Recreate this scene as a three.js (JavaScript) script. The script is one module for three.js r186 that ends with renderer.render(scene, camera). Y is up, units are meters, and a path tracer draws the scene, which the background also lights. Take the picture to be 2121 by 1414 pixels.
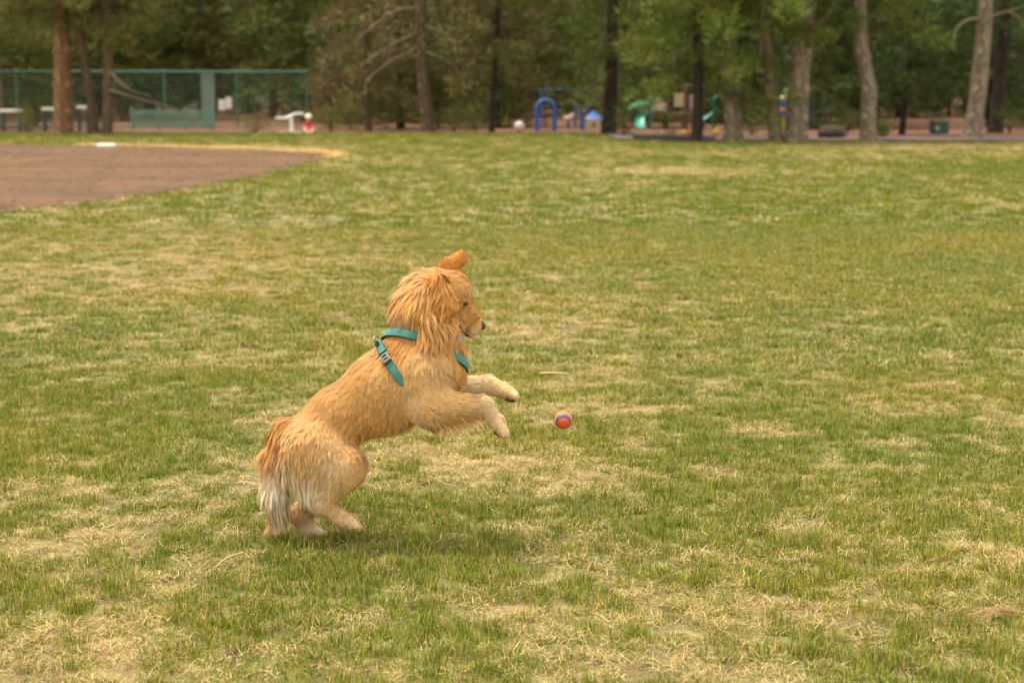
import * as THREE from 'three';
import { mergeGeometries } from 'three/addons/utils/BufferGeometryUtils.js';
import { RoundedBoxGeometry } from 'three/addons/geometries/RoundedBoxGeometry.js';

// ---------------------------------------------------------------- camera, sky, sun, exposure
const EYE = 1.65, FOCAL = 3420, CX = 1060.5, CY = 707, PITCH = Math.atan(537 / 3420);
const scene = new THREE.Scene();
const camera = new THREE.PerspectiveCamera(2 * Math.atan(CY / FOCAL) * 180 / Math.PI, 1.5, 0.1, 900);
camera.position.set(0, EYE, 0);
camera.rotation.set(-PITCH, 0, 0);
camera.focus = 5.95;
camera.userData.fStop = 3.0;

const renderer = new THREE.WebGLRenderer({ antialias: true });
renderer.toneMapping = THREE.LinearToneMapping;
renderer.toneMappingExposure = 2.95;
renderer.shadowMap.enabled = true;

// bright, evenly overcast sky, a little brighter overhead than at the horizon
{
  const W = 256, H = 128, data = new Float32Array(W * H * 4);
  for (let j = 0; j < H; j++) {
    const el = (j + 0.5) / H * Math.PI - Math.PI / 2, s = Math.max(0, Math.sin(el));
    for (let i = 0; i < W; i++) {
      const az = i / W * Math.PI * 2;
      const cl = 1 + 0.05 * Math.sin(az * 3 + el * 5) * Math.sin(el * 7 + az * 2) + 0.04 * Math.sin(az * 7 - el * 9);
      const l = 0.70 * (0.62 + 0.5 * s) * cl, o = (j * W + i) * 4;
      data[o] = l * 1.0; data[o + 1] = l * 0.965; data[o + 2] = l * 0.87; data[o + 3] = 1;
    }
  }
  const t = new THREE.DataTexture(data, W, H, THREE.RGBAFormat, THREE.FloatType);
  t.mapping = THREE.EquirectangularReflectionMapping; t.magFilter = THREE.LinearFilter; t.needsUpdate = true;
  scene.background = t; scene.environment = t;
}
const sun = new THREE.DirectionalLight(new THREE.Color(1.0, 0.91, 0.74), 1.5);
sun.position.set(-9, 26, -10); sun.target.position.set(0, 0, -6);
sun.castShadow = true; sun.shadow.radius = 20; sun.shadow.mapSize.set(4096, 4096);
Object.assign(sun.shadow.camera, { left: -50, right: 50, top: 60, bottom: -60, near: 0.5, far: 160 });
scene.add(sun, sun.target);

// ---------------------------------------------------------------- helpers
const V = (x = 0, y = 0, z = 0) => new THREE.Vector3(x, y, z);
function rng(seed) { let a = seed >>> 0; return () => { a = (a + 0x6D2B79F5) | 0; let t = Math.imul(a ^ (a >>> 15), 1 | a); t = (t + Math.imul(t ^ (t >>> 7), 61 | t)) ^ t; return ((t ^ (t >>> 14)) >>> 0) / 4294967296; }; }
const clamp = (x, a = 0, b = 1) => Math.min(b, Math.max(a, x)), lerp = (a, b, t) => a + (b - a) * t;
const smooth = (a, b, x) => { const t = clamp((x - a) / (b - a)); return t * t * (3 - 2 * t); };
function hash2(x, y) { let h = Math.imul(x | 0, 374761393) + Math.imul(y | 0, 668265263); h = Math.imul(h ^ (h >>> 13), 1274126177); return ((h ^ (h >>> 16)) >>> 0) / 4294967296; }
function noise2(x, y) { const i = Math.floor(x), j = Math.floor(y), u = x - i, v = y - j, a = u * u * (3 - 2 * u), b = v * v * (3 - 2 * v); return lerp(lerp(hash2(i, j), hash2(i + 1, j), a), lerp(hash2(i, j + 1), hash2(i + 1, j + 1), a), b); }
function fbm(x, y, n = 4) { let s = 0, a = 0.5, t = 0; for (let k = 0; k < n; k++) { s += a * noise2(x + k * 17.3, y - k * 9.1); t += a; a *= 0.5; x *= 2.03; y *= 2.03; } return s / t; }
// where the photograph's sight lines meet a plane: used to place things where they stand
const COSP = Math.cos(PITCH), SINP = Math.sin(PITCH);
function sight(px, py) { const u = (px - CX) / FOCAL, v = (CY - py) / FOCAL; return V(u, -SINP + v * COSP, -COSP - v * SINP); }
function onGround(px, py, y = 0) { const d = sight(px, py), t = (y - EYE) / d.y; return V(d.x * t, y, d.z * t); }
function onPlane(px, py, z) { const d = sight(px, py), t = z / d.z; return V(d.x * t, EYE + d.y * t, z); }
const lateral = (px, dist) => (px - CX) / FOCAL * dist;      // metres sideways at a distance

const std = (o) => new THREE.MeshStandardMaterial(o);
const rgb = (r, g, b) => new THREE.Color().setRGB(r, g, b);
function dataTexture(size, fn, srgb = false, repeat = [1, 1]) {
  const d = new Uint8Array(size * size * 4);
  for (let j = 0; j < size; j++) for (let i = 0; i < size; i++) { const c = fn(i / size, j / size); const o = (j * size + i) * 4; for (let k = 0; k < 3; k++) d[o + k] = clamp(c[k]) * 255; d[o + 3] = 255; }
  const t = new THREE.DataTexture(d, size, size); t.magFilter = THREE.LinearFilter; t.minFilter = THREE.LinearMipmapLinearFilter; t.generateMipmaps = true;
  t.wrapS = t.wrapT = THREE.RepeatWrapping; t.repeat.set(...repeat); if (srgb) t.colorSpace = THREE.SRGBColorSpace; t.needsUpdate = true; return t;
}
// noise that repeats every `p` cells
function tnoise(x, y, p) { const i = Math.floor(x), j = Math.floor(y), u = x - i, v = y - j, a = u * u * (3 - 2 * u), b = v * v * (3 - 2 * v), m = (k) => ((k % p) + p) % p; return lerp(lerp(hash2(m(i), m(j)), hash2(m(i + 1), m(j)), a), lerp(hash2(m(i), m(j + 1)), hash2(m(i + 1), m(j + 1)), a), b); }
function tfbm(u, v, p, n = 4) { let s = 0, a = 0.5, t = 0; for (let k = 0; k < n; k++) { s += a * tnoise(u * p, v * p, p); t += a; a *= 0.55; p *= 2; } return s / t; }

const taken = new Map();
function numbered(name) { const n = taken.get(name) ?? 0; taken.set(name, n + 1); return n ? `${name}_${String(n).padStart(3, '0')}` : name; }
function shade(o) { o.castShadow = true; o.receiveShadow = true; return o; }
function tag(o, label, category, group) { o.userData.label = label; o.userData.category = category; if (group) o.userData.group = group; return o; }
function thing(name, label, category, pos = [0, 0, 0], turn = 0, group) { const o = new THREE.Group(); o.name = numbered(name); scene.add(o); o.position.set(...pos); o.rotation.y = turn; return tag(o, label, category, group); }
function part(name, geo, mat, parent) { const m = shade(new THREE.Mesh(geo, mat)); m.name = name; parent.add(m); return m; }
function single(name, geo, mat, label, category, pos = [0, 0, 0], turn = 0, group) { const m = shade(new THREE.Mesh(geo, mat)); m.name = numbered(name); scene.add(m); m.position.set(...pos); m.rotation.y = turn; return tag(m, label, category, group); }
function structure(name, geo, mat) { const m = shade(new THREE.Mesh(geo, mat)); m.name = numbered(name); scene.add(m); m.userData.kind = 'structure'; return m; }
function geoFrom(pos, idx, col, nor, uv) {
  const g = new THREE.BufferGeometry(); g.setAttribute('position', new THREE.Float32BufferAttribute(pos, 3));
  if (col) g.setAttribute('color', new THREE.Float32BufferAttribute(col, 3));
  if (uv) g.setAttribute('uv', new THREE.Float32BufferAttribute(uv, 2));
  if (idx) g.setIndex(idx);
  if (nor) g.setAttribute('normal', new THREE.Float32BufferAttribute(nor, 3)); else g.computeVertexNormals();
  return g;
}
const box = (w, h, d, x = 0, y = 0, z = 0, r = 0.01) => new RoundedBoxGeometry(w, h, d, 2, Math.min(r, w / 3, h / 3, d / 3)).translate(x, y, z);
function tube(points, radius, seg = 12, sides = 8, closed = false) { return new THREE.TubeGeometry(new THREE.CatmullRomCurve3(points.map((p) => p.isVector3 ? p : V(...p)), closed, 'centripetal'), seg, radius, sides, closed); }
function rod(a, b, r0, r1 = r0, sides = 8) { // straight tapered bar
  a = a.isVector3 ? a : V(...a); b = b.isVector3 ? b : V(...b);
  const d = b.clone().sub(a), g = new THREE.CylinderGeometry(r1, r0, d.length(), sides, 1); g.applyQuaternion(new THREE.Quaternion().setFromUnitVectors(V(0, 1, 0), d.clone().normalize())); return g.translate((a.x + b.x) / 2, (a.y + b.y) / 2, (a.z + b.z) / 2);
}
const join = (list) => mergeGeometries(list.map((g) => { const h = g.index ? g.toNonIndexed() : g; if (!h.attributes.uv) h.setAttribute('uv', new THREE.Float32BufferAttribute(new Float32Array(h.attributes.position.count * 2), 2)); return h; }), false);
// tapered, bending tube along points with a radius for each point; bumpiness makes it knotty
function limb(points, radii, sides = 10, seg = 4, rough = 0, seed = 1, vScale = 1) {
  const pts = points.map((p) => p.isVector3 ? p : V(...p)), c = new THREE.CatmullRomCurve3(pts, false, 'centripetal'), n = (pts.length - 1) * seg, fr = c.computeFrenetFrames(n), pos = [], idx = [], uv = [], L = c.getLength();
  for (let i = 0; i <= n; i++) {
    const t = i / n, p = c.getPoint(t), f = t * (pts.length - 1), k = Math.min(pts.length - 2, Math.floor(f)), r = lerp(radii[k], radii[k + 1], f - k);
    for (let j = 0; j <= sides; j++) {
      const a = j / sides * Math.PI * 2, w = r * (1 + rough * (noise2(Math.cos(a) * 2.5 + seed * 7, t * L * 2.5 + Math.sin(a) * 2.5 + seed) - 0.5) * 2);
      const q = p.clone().addScaledVector(fr.normals[i], Math.cos(a) * w).addScaledVector(fr.binormals[i], Math.sin(a) * w);
      pos.push(q.x, q.y, q.z); uv.push(j / sides, t * L * vScale);
    }
  }
  const S = sides + 1;
  for (let i = 0; i < n; i++) for (let j = 0; j < sides; j++) { const a = i * S + j; idx.push(a, a + S, a + 1, a + 1, a + S, a + S + 1); }
  const g = geoFrom(pos, idx, null, null, uv);
  const nn = g.attributes.normal; for (let i = 0; i <= n; i++) { const a = i * S, b = a + sides, x = nn.getX(a) + nn.getX(b), y = nn.getY(a) + nn.getY(b), z = nn.getZ(a) + nn.getZ(b), l = Math.hypot(x, y, z) || 1; nn.setXYZ(a, x / l, y / l, z / l); nn.setXYZ(b, x / l, y / l, z / l); }
  return g;
}

// ---------------------------------------------------------------- rounded bodies: bones joined with a smooth minimum, meshed with surface nets
function makeField(bones) {
  for (const b of bones) { const d = V().subVectors(b.b, b.a); b.dx = d.x; b.dy = d.y; b.dz = d.z / b.sw; b.dd = b.dx * b.dx + b.dy * b.dy + b.dz * b.dz || 1e-9; }
  const one = (b, x, y, z) => { const px = x - b.a.x, py = y - b.a.y, pz = (z - b.a.z) / b.sw; let h = (px * b.dx + py * b.dy + pz * b.dz) / b.dd; h = h < 0 ? 0 : h > 1 ? 1 : h; const ex = px - b.dx * h, ey = py - b.dy * h, ez = pz - b.dz * h; return Math.sqrt(ex * ex + ey * ey + ez * ez) - (b.ra + (b.rb - b.ra) * h); };
  const field = (x, y, z) => { let d = 1e3; for (const b of bones) { const e = one(b, x, y, z), k = b.k, m = d - e; if (m >= k) d = e; else if (m > -k) { const h = 0.5 + 0.5 * m / k; d = d + (e - d) * h - k * h * (1 - h); } } return d; };
  const grad = (x, y, z, e = 0.003) => { const g = V(field(x + e, y, z) - field(x - e, y, z), field(x, y + e, z) - field(x, y - e, z), field(x, y, z + e) - field(x, y, z - e)); return g.normalize(); };
  return { field, grad, one, bones };
}
function surfaceNets(F, lo, hi, cell) {
  const n = [0, 1, 2].map((k) => Math.ceil((hi.getComponent(k) - lo.getComponent(k)) / cell / 8) * 8 + 1), [nx, ny, nz] = n, f = new Float32Array(nx * ny * nz), B = 8, reach = B * cell * 0.87 * 1.9;
  const at = (i, j, k) => (k * ny + j) * nx + i;
  for (let K = 0; K < nz; K += B) for (let J = 0; J < ny; J += B) for (let I = 0; I < nx; I += B) {
    const c = F.field(lo.x + (I + B / 2) * cell, lo.y + (J + B / 2) * cell, lo.z + (K + B / 2) * cell), far = Math.abs(c) > reach;
    for (let k = K; k < Math.min(nz, K + B); k++) for (let j = J; j < Math.min(ny, J + B); j++) for (let i = I; i < Math.min(nx, I + B); i++) f[at(i, j, k)] = far ? c : F.field(lo.x + i * cell, lo.y + j * cell, lo.z + k * cell);
  }
  const vid = new Int32Array(nx * ny * nz).fill(-1), pos = [], nor = [], idx = [];
  const edges = [[0, 1], [0, 2], [0, 4], [1, 3], [1, 5], [2, 3], [2, 6], [3, 7], [4, 5], [4, 6], [5, 7], [6, 7]];
  for (let k = 0; k < nz - 1; k++) for (let j = 0; j < ny - 1; j++) for (let i = 0; i < nx - 1; i++) {
    const v = []; let inside = 0; for (let c = 0; c < 8; c++) { const d = f[at(i + (c & 1), j + ((c >> 1) & 1), k + (c >> 2))]; v.push(d); if (d < 0) inside++; }
    if (!inside || inside === 8) continue;
    let sx = 0, sy = 0, sz = 0, m = 0;
    for (const [a, b] of edges) if ((v[a] < 0) !== (v[b] < 0)) { const t = v[a] / (v[a] - v[b]); sx += (a & 1) + t * ((b & 1) - (a & 1)); sy += ((a >> 1) & 1) + t * (((b >> 1) & 1) - ((a >> 1) & 1)); sz += (a >> 2) + t * ((b >> 2) - (a >> 2)); m++; }
    const x = lo.x + (i + sx / m) * cell, y = lo.y + (j + sy / m) * cell, z = lo.z + (k + sz / m) * cell, g = F.grad(x, y, z);
    vid[at(i, j, k)] = pos.length / 3; pos.push(x, y, z); nor.push(g.x, g.y, g.z);
  }
  const quad = (a, b, c, d, flip) => { if (a < 0 || b < 0 || c < 0 || d < 0) return; flip ? idx.push(a, c, b, a, d, c) : idx.push(a, b, c, a, c, d); };
  for (let k = 1; k < nz - 1; k++) for (let j = 1; j < ny - 1; j++) for (let i = 1; i < nx - 1; i++) {
    const d = f[at(i, j, k)] < 0;
    if (d !== (f[at(i + 1, j, k)] < 0)) quad(vid[at(i, j - 1, k - 1)], vid[at(i, j, k - 1)], vid[at(i, j, k)], vid[at(i, j - 1, k)], !d);
    if (d !== (f[at(i, j + 1, k)] < 0)) quad(vid[at(i - 1, j, k - 1)], vid[at(i, j, k - 1)], vid[at(i, j, k)], vid[at(i - 1, j, k)], d);
    if (d !== (f[at(i, j, k + 1)] < 0)) quad(vid[at(i - 1, j - 1, k)], vid[at(i, j - 1, k)], vid[at(i, j, k)], vid[at(i - 1, j, k)], !d);
  }
  return { pos, nor, idx };
}

// ---------------------------------------------------------------- ground
// lawn: flat near the dog, a low swell at its far edge on the left
const lawnHeight = (x, z) => { const d = -z, left = 1 - smooth(0.5, 5.5, x); return 0.11 * left * smooth(26, 46, d) * (1 - 0.9 * smooth(49, 56, d)) + (fbm(x * 0.5 + 40, z * 0.5, 2) - 0.5) * 0.03; };
const DIRT = [[0, 441], [200, 418], [380, 393], [520, 367], [620, 346], [676, 333], [690, 327], [660, 323], [560, 318.5], [430, 314.5], [300, 311.5], [150, 309.5], [0, 308]].map(([x, y]) => onGround(x, y));
DIRT.push(V(-30, 0, -43), V(-30, 0, -14), V(-9, 0, -18.6));
function insidePoly(poly, x, z) { let c = false; for (let i = 0, j = poly.length - 1; i < poly.length; j = i++) { const a = poly[i], b = poly[j]; if ((a.z > z) !== (b.z > z) && x < (b.x - a.x) * (z - a.z) / (b.z - a.z) + a.x) c = !c; } return c; }
function edgeDistance(poly, x, z) { let m = 1e9; for (let i = 0, j = poly.length - 1; i < poly.length; j = i++) { const a = poly[j], b = poly[i], dx = b.x - a.x, dz = b.z - a.z, t = clamp(((x - a.x) * dx + (z - a.z) * dz) / (dx * dx + dz * dz)); m = Math.min(m, Math.hypot(x - a.x - dx * t, z - a.z - dz * t)); } return m; }
const inDirt = (x, z) => insidePoly(DIRT, x, z);
// far edge of the lawn (distance from the camera) at a given x
const lawnEdge = (x) => 46.3 + 5.5 * (1 - smooth(2.0, 4.2, x)) + (noise2(x * 0.7, 3) - 0.5) * 0.5;
// bare and lush patches seen in the photograph: [px, py, reach sideways px, reach down px, + green / - straw]
const PATCHES = [
  [1850, 470, 420, 90, 0.30], [1650, 420, 300, 40, 0.14], [2000, 350, 150, 22, 0.25], [1500, 560, 400, 90, 0.14], [1930, 650, 260, 60, 0.12], [1000, 480, 260, 60, 0.12],
  [1420, 357, 240, 9, -0.55], [1700, 322, 420, 14, -0.30], [1950, 303, 300, 10, -0.55], [2090, 425, 60, 14, -0.5], [1320, 320, 160, 8, -0.25], [1250, 340, 160, 8, -0.2],
  [300, 520, 380, 70, -0.22], [120, 590, 140, 20, -0.18], [560, 470, 200, 25, -0.16], [720, 340, 60, 12, -0.2], [520, 312, 190, 5, -0.6], [640, 322, 70, 5, -0.6],
  [200, 900, 240, 90, 0.22], [90, 820, 140, 50, 0.16], [330, 690, 420, 40, 0.10],
  [280, 1060, 230, 60, -0.40], [480, 1000, 130, 40, -0.34], [150, 1130, 140, 40, -0.30], [900, 950, 190, 36, -0.38], [1120, 980, 120, 34, -0.22], [1000, 1250, 120, 30, -0.10],
  [860, 1180, 180, 60, 0.30], [660, 1180, 140, 60, 0.22], [980, 1090, 120, 34, 0.18], [500, 1270, 160, 60, 0.12], [960, 1330, 160, 40, 0.16], [1230, 1290, 150, 70, -0.34], [1450, 1390, 230, 50, -0.36], [1900, 1320, 130, 40, -0.1], [1700, 1000, 400, 60, 0.05], [1400, 1080, 200, 50, 0.12],
  [1180, 1140, 110, 40, -0.26], [1180, 870, 120, 26, -0.2], [1560, 870, 240, 40, 0.08], [30, 1390, 120, 40, -0.2], [1850, 1380, 240, 50, 0.16], [620, 1390, 140, 40, -0.12],
].map(([x, y, rx, ry, a]) => { const c = onGround(x, y), e = onGround(x + rx, y), f = onGround(x, y - ry), g = onGround(x, Math.min(1500, y + ry)); return { x: c.x, z: c.z, rx: e.x - c.x, rz: Math.max(0.05, (g.z - f.z) / 2), a }; });
function greenness(x, z) {
  let g = 0.71 + 0.05 * smooth(0.5, 4, x) + 0.06 * smooth(10, 25, -z) + (fbm(x * 0.55 + 3, z * 0.42 + 11, 3) - 0.5) * 0.2 + (fbm(x * 2.6 - 20, z * 2.2 + 5, 3) - 0.5) * 0.44 + (fbm(x * 9 + 7, z * 8 - 2, 2) - 0.5) * 0.95;
  for (const p of PATCHES) { const q = ((x - p.x) / p.rx) ** 2 + ((z - p.z) / p.rz) ** 2; if (q < 6) g += p.a * 0.7 * Math.exp(-q); }
  return g;
}
const spaced = (list) => { const r = []; for (const [a, b, s] of list) for (let k = 0, n = Math.max(1, Math.round(Math.abs(b - a) / s)); k < n; k++) r.push(a + (b - a) * k / n); r.push(list[list.length - 1][1]); return r; };
function sheet(xs, zs, height, color, keep) {
  const pos = [], col = [], uv = [], idx = [], nx = xs.length;
  zs.forEach((z) => xs.forEach((x) => { pos.push(x, height(x, z), z); uv.push(x, z); if (color) col.push(...color(x, z)); }));
  for (let j = 0; j < zs.length - 1; j++) for (let i = 0; i < nx - 1; i++) { if (keep && !keep((xs[i] + xs[i + 1]) / 2, (zs[j] + zs[j + 1]) / 2)) continue; const a = j * nx + i; idx.push(a, a + 1, a + nx, a + 1, a + nx + 1, a + nx); }
  return geoFrom(pos, idx, color ? col : null, null, uv);
}
const thatch = (() => { // matted straw, dry leaf bits and soil between the blades
  const S = 1024, f = new Float32Array(S * S * 3), h = new Float32Array(S * S), r = rng(5);
  for (let i = 0; i < S * S; i++) { const u = (i % S) / S, v = Math.floor(i / S) / S, n = tfbm(u, v, 16, 4), t = smooth(0.3, 0.65, n); f[i * 3] = lerp(0.17, 0.30, t); f[i * 3 + 1] = lerp(0.115, 0.215, t); f[i * 3 + 2] = lerp(0.05, 0.10, t); h[i] = n * 0.4; }
  for (let k = 0; k < 26000; k++) {
    let x = r() * S, y = r() * S; const a = r() * 6.283, L = 8 + r() * 22, b = 0.6 + r() * 0.7, c = r() < 0.16 ? [0.13, 0.16, 0.03] : [0.42, 0.31, 0.155], cu = (r() - 0.5) * 0.06;
    for (let s = 0, d = a; s < L; s++) { const i = ((y & (S - 1)) * S + (x & (S - 1))); for (let q = 0; q < 3; q++) f[i * 3 + q] = c[q] * b; h[i] = Math.min(1, h[i] * 0.5 + 0.5); x = (x + Math.cos(d) + S) % S; y = (y + Math.sin(d) + S) % S; d += cu; }
  }
  const srgb = (x) => x <= 0.0031308 ? 12.92 * x : 1.055 * x ** (1 / 2.4) - 0.055;
  const k = (u, v) => Math.round(v * S) * S + Math.round(u * S);
  return { map: dataTexture(S, (u, v) => { const i = k(u, v) * 3; return [srgb(f[i]), srgb(f[i + 1]), srgb(f[i + 2])]; }, true, [1 / 1.7, 1 / 1.7]), bump: dataTexture(S, (u, v) => { const x = h[k(u, v)]; return [x, x, x]; }, false, [1 / 1.7, 1 / 1.7]) };
})();
structure('lawn_ground', sheet(
  spaced([[-420, -60, 40], [-60, -24, 4], [-24, -12, 1], [-12, 12, 0.3], [12, 24, 1], [24, 60, 4], [60, 420, 40]]),
  spaced([[120, 10, 20], [10, -2, 2], [-2, -60, 0.3], [-60, -90, 3], [-90, -620, 40]]),
  (x, z) => -z > 0 && -z < 80 ? lawnHeight(x, z) : 0,
  (x, z) => { const g = smooth(0.3, 0.75, greenness(x, z)), n = 0.9 + 0.25 * fbm(x * 1.3, z * 1.3, 3); return [lerp(1.12, 0.62, g) * n, lerp(1.06, 0.80, g) * n, lerp(1.0, 0.45, g) * n]; }),
  std({ map: thatch.map, bumpMap: thatch.bump, bumpScale: 0.012, vertexColors: true, roughness: 0.95 }));

// infield dirt: raked, slightly lumpy clay
const dirtTex = dataTexture(512, (u, v) => { const n = tfbm(u, v, 5, 6), m = tfbm(v + 0.3, u, 22, 3), k = 0.72 + 0.4 * n + 0.2 * (m - 0.5); return [0.40 * k, 0.282 * k, 0.172 * k]; }, true, [1 / 4, 1 / 4]);
const dirtBump = dataTexture(512, (u, v) => { const n = tfbm(u, v, 40, 4) * 0.5 + smooth(0.35, 0.65, tfbm(u, v, 14, 3)) * 0.5; return [n, n, n]; }, false, [1 / 3, 1 / 3]);
{
  const xs = spaced([[-30, -14, 1], [-14, -3, 0.2]]), zs = spaced([[-13, -44, 0.2]]);
  structure('infield_dirt', sheet(xs, zs, (x, z) => lawnHeight(x, z) + 0.004 + 0.012 * smooth(0, 0.4, edgeDistance(DIRT, x, z)) + (fbm(x * 4.1, z * 3.2, 4) - 0.5) * 0.04 * smooth(0, 0.4, edgeDistance(DIRT, x, z)),
    (x, z) => { const n = 0.78 + 0.44 * fbm(x * 0.8 + 9, z * 0.5, 4); return [n, n * 0.99, n * 0.97]; }, (x, z) => inDirt(x + (noise2(x * 4, z * 4) - 0.5) * 0.3, z)),
    std({ map: dirtTex, bumpMap: dirtBump, bumpScale: 0.02, vertexColors: true, roughness: 1 }));
}
// wood chips of the playground and needle litter under the pines
const litterTex = dataTexture(512, (u, v) => { const n = tfbm(u, v, 8, 4), m = tfbm(u + 0.5, v, 64, 2), k = 0.6 + 0.5 * n + 0.5 * (m - 0.5); return [0.50 * k, 0.345 * k, 0.24 * k]; }, true, [1 / 2.5, 1 / 2.5]);
structure('wood_chip_ground', sheet(spaced([[-160, -30, 10], [-30, 30, 0.6], [30, 160, 10]]), spaced([[-45.5, -62, 0.4], [-62, -200, 6]]), (x, z) => (-z < 80 ? lawnHeight(x, z) : 0) + 0.008 + fbm(x, z, 2) * 0.03,
  (x, z) => { const n = 0.75 + 0.6 * fbm(x * 0.4, z * 0.25, 3), far = smooth(62, 80, -z); return [n, n * lerp(1, 1.05, far), n]; }, (x, z) => -z > lawnEdge(x) - 0.2), std({ map: litterTex, bumpMap: dirtBump, bumpScale: 0.04, vertexColors: true, roughness: 1 }));
const asphaltTex = dataTexture(256, (u, v) => { const n = tfbm(u, v, 6, 3), m = tfbm(u, v, 90, 1), k = 0.75 + 0.3 * n + 0.35 * (m - 0.5); return [0.44 * k, 0.40 * k, 0.385 * k]; }, true, [1, 1]);
const asphalt = std({ map: asphaltTex, roughness: 0.92 });
structure('path', sheet(spaced([[2.9, 30, 0.6]]), spaced([[-46.4, -53, 0.4]]), (x, z) => lawnHeight(x, z) + 0.045, null, (x, z) => { const d = -z; return x < 6.9 ? d > 46.4 && d < 52.2 : d > 46.8 && d < 48.8 + 0.25 * Math.sin(x); }), asphalt);

// ---------------------------------------------------------------- grass: living blades in tufts, and dry straw lying between them
function blades(n, radius, o, seed) {
  const r = rng(seed), pos = [], col = [], nor = [];
  for (let k = 0; k < n; k++) {
    const a = r() * 6.283, q = r() ** 0.62 * radius, bx = Math.cos(a) * q, bz = Math.sin(a) * q, lie = r() < o.flat, L = lerp(o.len[0], o.len[1], r()) * (lie ? 1.15 : 1);
    const out = r() * 6.283, lean = lie ? 1.15 + r() * 0.45 : o.lean * (0.15 + r()), w = lerp(o.width[0], o.width[1], r());
    const dx = Math.cos(out), dz = Math.sin(out), tx = -dz, tz = dx, bend = lie ? (r() - 0.5) * 0.9 : (0.2 + r() * 0.8) * o.bend, turn = (r() - 0.5) * 1.2;
    let x = bx, y = lie ? r() * o.lift + 0.002 : -0.004, z = bz, pitch = lean; const N = o.segs, p = [[x, y, z]];
    for (let s = 0; s < N; s++) { const st = L / N; x += (dx * Math.sin(pitch) + tx * turn * 0.12 * s) * st; z += (dz * Math.sin(pitch) + tz * turn * 0.12 * s) * st; y += Math.cos(pitch) * st; if (y < 0.002) y = 0.002; pitch += bend / N; p.push([x, y, z]); }
    const set = r() < (o.mix ?? 0) ? o.other : o.colors, c = set[Math.floor(r() * set.length)], b = 0.78 + r() * 0.44, tip = o.tip && r() < o.tip;
    const side = (s) => { const ww = w * (s < N ? 1 - 0.35 * s / N : 0) / 2; return [[p[s][0] - tx * ww, p[s][1], p[s][2] - tz * ww], [p[s][0] + tx * ww, p[s][1], p[s][2] + tz * ww]]; };
    const put = (v, s) => { pos.push(...v); const t = tip && s === N ? 1 : 0; col.push(lerp(c[0], 0.42, t) * b, lerp(c[1], 0.30, t) * b, lerp(c[2], 0.13, t) * b); };
    for (let s = 0; s < N; s++) { const [l0, r0] = side(s), [l1, r1] = side(s + 1); put(l0, s); put(r0, s); put(r1, s + 1); if (s < N - 1) { put(l0, s); put(r1, s + 1); put(l1, s + 1); } }
  }
  return geoFrom(pos, null, col, null);
}
const GREEN = [[0.118, 0.200, 0.008], [0.155, 0.230, 0.010], [0.085, 0.165, 0.008], [0.205, 0.260, 0.014], [0.070, 0.145, 0.008], [0.28, 0.285, 0.03]];
const STRAW = [[0.46, 0.315, 0.13], [0.58, 0.425, 0.20], [0.34, 0.215, 0.08], [0.52, 0.375, 0.16], [0.23, 0.135, 0.052], [0.65, 0.50, 0.265]];
const grassMat = new THREE.MeshPhysicalMaterial({ vertexColors: true, roughness: 0.8, transmission: 0.28, thickness: 0, side: THREE.DoubleSide, specularIntensity: 0.15 });
const strawMat = new THREE.MeshPhysicalMaterial({ vertexColors: true, roughness: 0.85, side: THREE.DoubleSide, specularIntensity: 0.25 });
function scatter(name, label, protos, mat, spots) { // spots: [x, z, scale, tint] shared out over the prototypes
  protos.forEach((g, k) => {
    const list = spots.filter((_, i) => i % protos.length === k), m = new THREE.InstancedMesh(g, mat, list.length), d = new THREE.Object3D(), c = new THREE.Color();
    list.forEach(([x, z, s, t, a], i) => { d.position.set(x, lawnHeight(x, z), z); d.rotation.set(0, a, 0); d.scale.set(s, s * (0.85 + 0.3 * t[3]), s); d.updateMatrix(); m.setMatrixAt(i, d.matrix); m.setColorAt(i, c.setRGB(t[0], t[1], t[2])); });
    m.name = numbered(name); m.castShadow = m.receiveShadow = true; m.userData.kind = 'stuff'; m.userData.label = label; scene.add(m);
  });
}
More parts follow.
